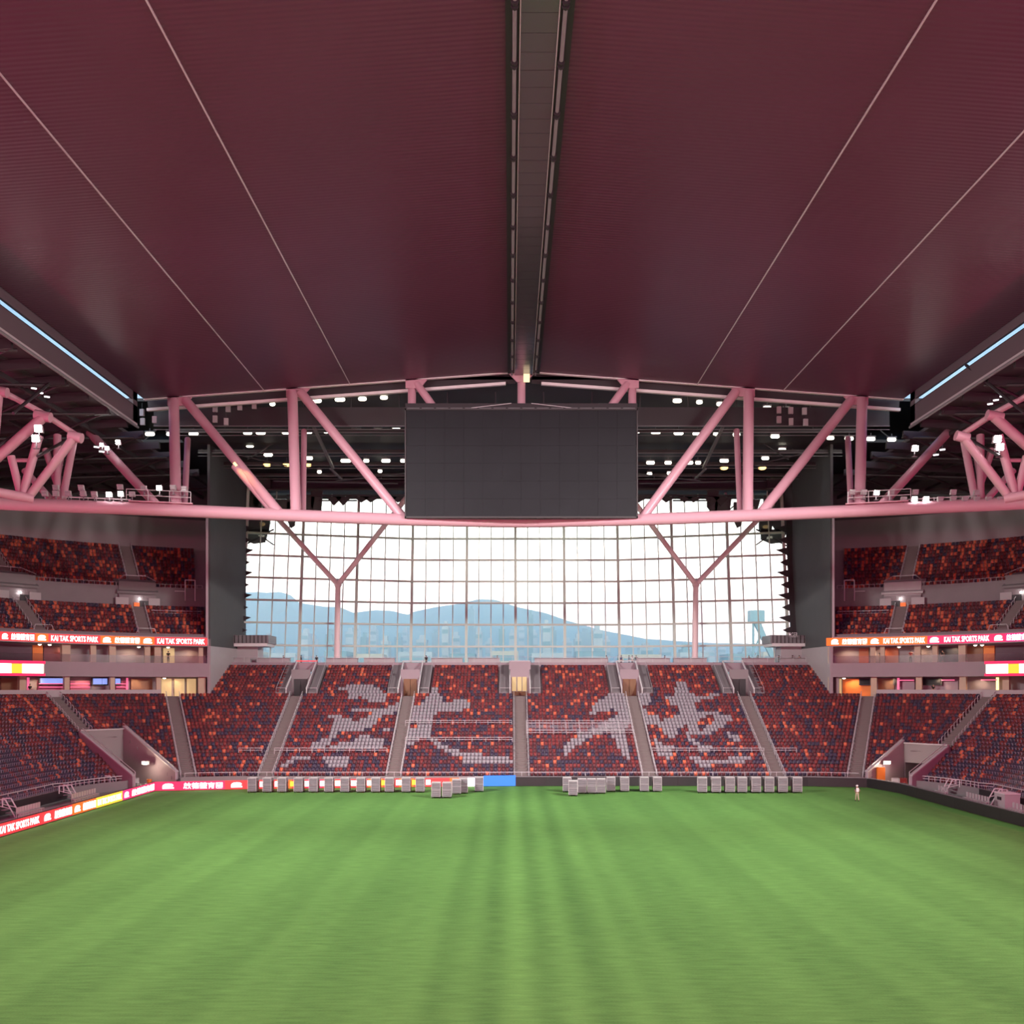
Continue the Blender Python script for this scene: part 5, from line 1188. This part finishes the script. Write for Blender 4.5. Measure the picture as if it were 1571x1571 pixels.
# ---- pitch-side bits: step rails, low chairs, boxes
def step_rail(x, y, sg, lab):
    o = thing('step_rail', lab, 'step rail', (x, y, 0), group='pitch-side step rails'); q = MB()
    for g in (-.55, .55):
        q.bar((-sg * .9, g, 0), (sg * .1, g, 1.75), .09, .09); q.bar((sg * .1, g, 1.75), (sg * .9, g, 1.75), .09, .09); q.bar((sg * .9, g, .9), (sg * .9, g, 1.75), .09, .09); q.bar((-sg * .4, g, .9), (sg * .9, g, 1.2), .06, .06)
    q.build('hand_rail', M['whitepaint'], o)
    for k in range(3): q = MB(); q.box((-sg * .5 + sg * .4 * k, 0, .2 + .27 * k), (.4, 1.0, .08)); q.build('tread', M['midsteel'], o)
for x, px, sg, lab in ((-47.5, 14, -1, 'white step rail nearest the picture edge behind the left board'), (-47.5, 107, -1, 'white step rail in the middle behind the left board'), (-47.5, 173, -1, 'white step rail nearest the left corner entrance'),
                       (50.5, 1416, 1, 'white step rail nearest the right corner entrance'), (50.5, 1457, 1, 'white step rail in the middle behind the right board'), (50.5, 1528, 1, 'white step rail beside the pinkish crate on the right')):
    step_rail(x, ypx(px, x), sg, lab)
ch0 = thing('low_chair', 'x', 'chair'); q = MB(); q.box((0, 0, .42), (.44, .44, .06)); q.build('seat', M['offwhite'], ch0)
q = MB(); q.box((-.2, 0, .72), (.05, .44, .5)); q.build('backrest', M['offwhite'], ch0)
for x in (-.18, .18):
    for y in (-.18, .18): q = MB(); q.box((x, y, .2), (.04, .04, .4)); q.build('leg', M['rail'], ch0)
first = True
for nm, X, pr in (('left block nearest the picture edge', -44.6, (30, 63, 9)), ('left block nearest the corner', -44.6, (114, 148, 10)), ('right block near the corner', 47.5, (1438, 1450, 4)), ('right block before the crate', 47.5, (1481, 1513, 8)), ('right block at the picture edge', 47.6, (1552, 1569, 4))):
    for k in range(pr[2]):
        px = pr[0] + (pr[1] - pr[0]) * k / (pr[2] - 1); o = ch0 if first else copy_tree(ch0); first = False
        o.location = (X, ypx(px, X), .45); o.rotation_euler = (0, 0, math.pi if X > 0 else 0); o['label'] = 'low white pitch-side chair, %s of the %s' % (nth(k), nm); o['group'] = 'low white chairs behind the boards'
for sg, X in ((-1, -44.6), (1, 47.5)):
    q = MB(); q.frame((X - .6, 60, 0), (1.2, 0, 0), (0, 58, 0), (0, 0, .44)); q.build('bench_plinth', M['track'], label='low grey bench plinth behind the %s pitch boards' % SIDE[sg], cat='plinth', kind='structure')
p = Vector((49.5, ypx(1545, 49.5), 0)); o = thing('equipment_crate', 'pinkish white equipment crate behind the right pitch board', 'crate', p)
q = MB(); q.box((0, 0, .95), (1.5, 2.2, 1.7)); q.build('crate_body', M['offwhite'], o); q = MB(); q.box((0, 0, 1.83), (1.6, 2.3, .08)); q.build('crate_lid', M['whitepaint'], o); q = MB(); q.box((-.78, 0, 1.3), (.06, .8, .3)); q.build('dark_vent', M['black'], o)
# corner entrance fittings
def vl(sg, along, across, z=0): o_, d, ln, hw = VOM[sg]; n = Vector((-d.y, d.x, 0)); return o_ + d * along + n * across + Vector((0, 0, z))
for sg in (-1, 1):
    p = vl(sg, 1.0 if sg < 0 else 4.4, sg * 2.75 if sg < 0 else -2.6 * -1, 2.6)
    p = P(223, 1171, 128.5) if sg < 0 else P(1361, 1170.5, 128.0)
    o = thing('bulkhead_lamp', 'lit oval bulkhead lamp in the %s corner entrance' % SIDE[sg], 'wall lamp', p)
    q = MB(); q.ball((0, -.1, 0), .42, 10, sc=(1, .3, .42)); q.build('diffuser', M['oval'], o); q = MB(); q.box((0, .05, .05), (.95, .12, .45)); q.build('backplate', M['midsteel'], o)
    lamp('entrance_lamp', 'POINT', p + Vector((0, -.6, -.1)), p, 260, (1, .85, .62), shadow_soft_size=.2)
o = thing('orange_cabinet', 'tall plain orange cabinet standing in the right corner entrance', 'cabinet', Vector((Xat(1352.5, 127.4), 127.4, 0)))
q = MB(); q.box((0, .3, 1.15), (.95, .5, 2.3)); q.build('cabinet_body', M['orange'], o); q = MB(); q.box((.0, .04, 1.15), (.82, .03, 2.1)); q.box((.3, .02, 1.15), (.04, .05, .2)); q.build('cabinet_door', M['orange'], o)
o = thing('orange_bin', 'small orange bin beside the left corner entrance', 'bin', Vector((Xat(229, 126.8), 126.8, 0))); q = MB(); q.tube((0, 0, 0), (0, 0, .85), .24, 10, r2=.3); q.build('bin_body', M['orange'], o); q = MB(); q.tube((0, 0, .85), (0, 0, .92), .32, 10); q.build('lid', M['orange'], o)
o = thing('glowing_passage_wall', 'yellowish self-glowing passage wall seen inside the left corner entrance', 'wall', kind='structure')  # wall given its own glow in place of light inside the passage
p = vl(-1, 14.5, 1.4); q = MB(); q.box((p.x, p.y, 1.4), (1.6, .2, 2.6), .6); q.build('glow_panel', mat('passage_glow', (1, .8, .4), emit=(1, .8, .35), strength=.35), o)
for j, (px, py, m_, lab) in enumerate(((207, 1203, 'whitepaint', 'stack of pale chairs by the left corner entrance wall'), (1374, 1205, 'whitepaint', 'pale frame chair by the right corner entrance'), (1386, 1206, 'redcloth', 'dark red equipment box by the right corner entrance'), (1330, 1200, 'fascia', 'pinkish barrier panel in front of the right corner entrance'), (1301, 1198, 'whitepaint', 'white folded trolley near the right stairway foot'))):
    o = thing('pitchside_gear', lab, 'equipment', Vector((Xat(px, 127.2), 127.2, 0)) if px in (207, 1374) else gp(px, py)); q = MB(); q.box((0, 0, .45), (.9, .5, .06)); q.build('top', M[m_], o); q = MB()
    for x in (-.4, .4):
        for y in (-.2, .2): q.bar((x, y, 0), (x, y, 1.0), .06, .06)
    q.bar((-.4, .2, 1), (.4, .2, 1), .06, .06); q.box((0, .2, .7), (.8, .04, .45)); q.build('frame', M[m_], o)

# ================================================================== PEOPLE
def skin_mesh(name, chains, mats, sub=1):
    """chains: list of lists of (x, y, z, r); points shared by coordinates join into one skeleton."""
    vs, rs, es, ix = [], [], [], {}
    for c in chains:
        pr = None
        for x, y, z, r in c:
            k = (round(x, 4), round(y, 4), round(z, 4))
            if k not in ix: ix[k] = len(vs); vs.append((x, y, z)); rs.append(r)
            if pr is not None and pr != ix[k]: es.append((pr, ix[k]))
            pr = ix[k]
    me_ = bpy.data.meshes.new(name); me_.from_pydata(vs, es, []); o = bpy.data.objects.new(name, me_); COL.objects.link(o)
    md = o.modifiers.new('s', 'SKIN'); md.use_smooth_shade = True
    for i, r in enumerate(rs): me_.skin_vertices[0].data[i].radius = (r, r)
    me_.skin_vertices[0].data[0].use_root = True
    sd = o.modifiers.new('d', 'SUBSURF'); sd.levels = sub; sd.render_levels = sub
    bpy.context.view_layer.update()
    out = bpy.data.meshes.new_from_object(o.evaluated_get(bpy.context.evaluated_depsgraph_get())); bpy.data.objects.remove(o); bpy.data.meshes.remove(me_)
    out.name = name; out.materials.clear()
    for m_ in mats: out.materials.append(m_)
    return out
def person(name, label, loc, rz, shirt, trousers, pose='stand', helmet=None, vest=None, fine=False, hair='darkcloth'):
    o = thing(name, label, 'person', loc, rz)
    st = {'stand': (.0, .0), 'walk': (.16, -.16), 'lean': (.03, 0)}[pose]; ln = .22 if pose == 'lean' else 0
    pel, sp, ch, nk, hd, ht_ = (0, 0, .95), (0, -ln * .3, 1.12), (0, -ln * .7, 1.34), (0, -ln, 1.49), (0, -ln - .01, 1.60), (0, -ln - .005, 1.70)
    C = [[(*pel, .12), (*sp, .115), (*ch, .13), (*nk, .055), (*hd, .085), (*ht_, .075)]]
    arm, leg = [], []
    for g, s_ in ((-1, st[0]), (1, st[1])):
        sh = (g * .185, ch[1], 1.40); el = (g * .25, ch[1] + s_ * .5 + .02, 1.13)
        wr = (g * .26, ch[1] - s_ * .4 - .10, .90) if pose != 'lean' else (g * .16, ch[1] - .30, 1.12)
        if pose == 'walk' and g > 0: wr = (g * .14, ch[1] - .22, 1.06)
        pm = (wr[0], wr[1] - .03, wr[2] - .075)
        C.append([(*ch, .13), (*sh, .062), (*el, .045), (*wr, .030), (*pm, .036)]); arm.append([(*ch, .14), (*sh, .075), (g * .22, (sh[1] + el[1]) / 2, 1.25, .062)])
        hip = (g * .09, 0, .88); kn = (g * .10, s_ * .5 - .02, .50); an = (g * .105, s_ + (.05 if s_ > 0 else 0), .09); toe = (g * .12, an[1] - .16, .04)
        C.append([(*pel, .12), (*hip, .088), (*kn, .060), (*an, .042), (*toe, .038)]); leg.append([(*pel, .13), (*hip, .100), (*kn, .075), (an[0], an[1], .13, .065)])
        if fine:
            for k in range(4):
                fx = pm[0] + (k - 1.5) * .017; L1_ = (.07, .078, .074, .058)[k]
                C.append([(*pm, .036), (fx, pm[1] - .015, pm[2] - .04, .009), (fx, pm[1] - .03, pm[2] - .04 - L1_ * .55, .008), (fx, pm[1] - .012, pm[2] - .04 - L1_, .007)])
            C.append([(*pm, .036), (pm[0] - g * .035, pm[1] - .02, pm[2] - .01, .010), (pm[0] - g * .04, pm[1] - .04, pm[2] - .05, .008)])
    link('body', skin_mesh('person_body', C, [M['skin']], 1), o)
    link('shirt', skin_mesh('person_shirt', [[(*pel, .13), (*sp, .13), (*ch, .145), (0, nk[1], 1.455, .07)]] + arm, [M[shirt]], 1), o)
    link('trousers', skin_mesh('person_trousers', [[(0, 0, 1.0, .128), (*pel, .13)]] + leg, [M[trousers]], 1), o)
    for g, s_ in ((-1, st[0]), (1, st[1])):
        q = MB(); y = s_ + (.05 if s_ > 0 else 0) - .07; q.ball((g * .11, y, .05), .14, 8, sc=(.42, 1, .42)); q.build('shoe', M['darkcloth'], o)
    q = MB()
    if helmet: q.ball((0, hd[1] + .005, 1.665), .125, 12, sc=(1, 1.1, .85)); q.tube((0, hd[1] - .03, 1.645), (0, hd[1] - .03, 1.66), .15, 12); q.build('helmet', M[helmet], o)
    else: q.ball((0, hd[1] + .02, 1.67), .095, 10, sc=(1, 1.05, .95)); q.build('hair', M[hair], o)
    if vest:
        q = MB(); q.box((0, ch[1] - .135, 1.22), (.30, .03, .42)); q.box((0, ch[1] + .135, 1.22), (.30, .03, .42)); q.build('vest', M[vest], o)
    q = MB(); y = hd[1] - .085                   # face
    for g in (-1, 1): q.ball((g * .032, y + .008, 1.605), .011, 6, 1); q.ball((g * .086, hd[1], 1.59), .025, 6, sc=(.4, .8, 1.2))
    q.ball((0, y - .005, 1.58), .015, 6, sc=(.8, 1.2, 1.4)); q.ball((0, y + .012, 1.545), .02, 6, 1, sc=(1.2, .4, .3)); q.build('face_features', [M['skin'], M['darkcloth']], o)
    return o
person('person', 'person in white helmet, dark shirt, white vest and beige trousers walking on the pitch', gp(1315, 1229), math.pi, 'darkcloth', 'beigecloth', 'walk', 'whitepaint', 'whitecloth', True)
def pz(px, py_feet, Y, z): return Vector((Xat(px, Y), Y, z))
pp = [(462, 'darkcloth', 'stand', 'leftmost person on the concourse, dark clothes, by the window'), (436, 'darkcloth', 'lean', 'person leaning on the concourse rail left of the first doorway'), (486, 'darkcloth', 'lean', 'dark figure bending at the concourse rail right of the first doorway'), (654, 'darkcloth', 'lean', 'dark figure bending at the rail near the second doorway'), (763, 'darkcloth', 'stand', 'dark figure standing by the planter left of centre'),
      (932, 'darkcloth', 'lean', 'dark figure bending beside the wide planter right of centre'), (953, 'bluecloth', 'stand', 'person in dark blue left of the doorway rails'), (965, 'bluecloth', 'stand', 'blue clothed person in the group right of centre'), (970, 'whitecloth', 'stand', 'white shirted person in the group right of centre'), (976, 'darkcloth', 'stand', 'dark clothed person in the group by the planter edge'),
      (1020, 'darkcloth', 'stand', 'dark figure above the planter left of the right column'), (1149, 'darkcloth', 'stand', 'dark figure standing by the right planters'), (1161, 'darkcloth', 'lean', 'dark figure leaning forward by the right planters'), (1195, 'darkcloth', 'stand', 'dark figure in front of the right kiosk end'), (1216, 'darkcloth', 'stand', 'dark figure before the pale right kiosk wall'), (1226, 'redcloth', 'stand', 'figure in dark red before the right kiosk wall')]
for px, sh, po, lab in pp: person('person', lab, pz(px, 0, 158.42 if px > 1190 else 158.75, 15.45), (px % 7) * .5 - 1.5, sh, 'darkcloth', po)
for px, lev, lab, hl in ((1273, 1, 'person in white helmet standing at the right boxes corner', 'whitepaint'), (1351, 1, 'dark clothed person in front of a beige column, right upper boxes', None), (1397, 1, 'person in dark red standing by a grey door, right upper boxes', None), (1446, 1, 'dark person before the bright counter, right upper boxes', None), (258, 1, 'dark figure in the lit doorway of the left upper boxes', None), (1432, 0, 'small dark figure in the right lower boxes', None), (46, 0, 'dark figure beside the pink strip light, left lower boxes', None), (1284, 0, 'dark figure in front of the daylit pane, right lower boxes', None)):
    sg = -1 if px < 800 else 1; q_ = arc(sg, arc_t(px, 36.6, sg), 36.6)
    person('person', lab, (q_.x, q_.y, 15.72 if lev else 11.0), 0, 'redcloth' if 'red' in lab else 'darkcloth', 'darkcloth', 'stand', hl)
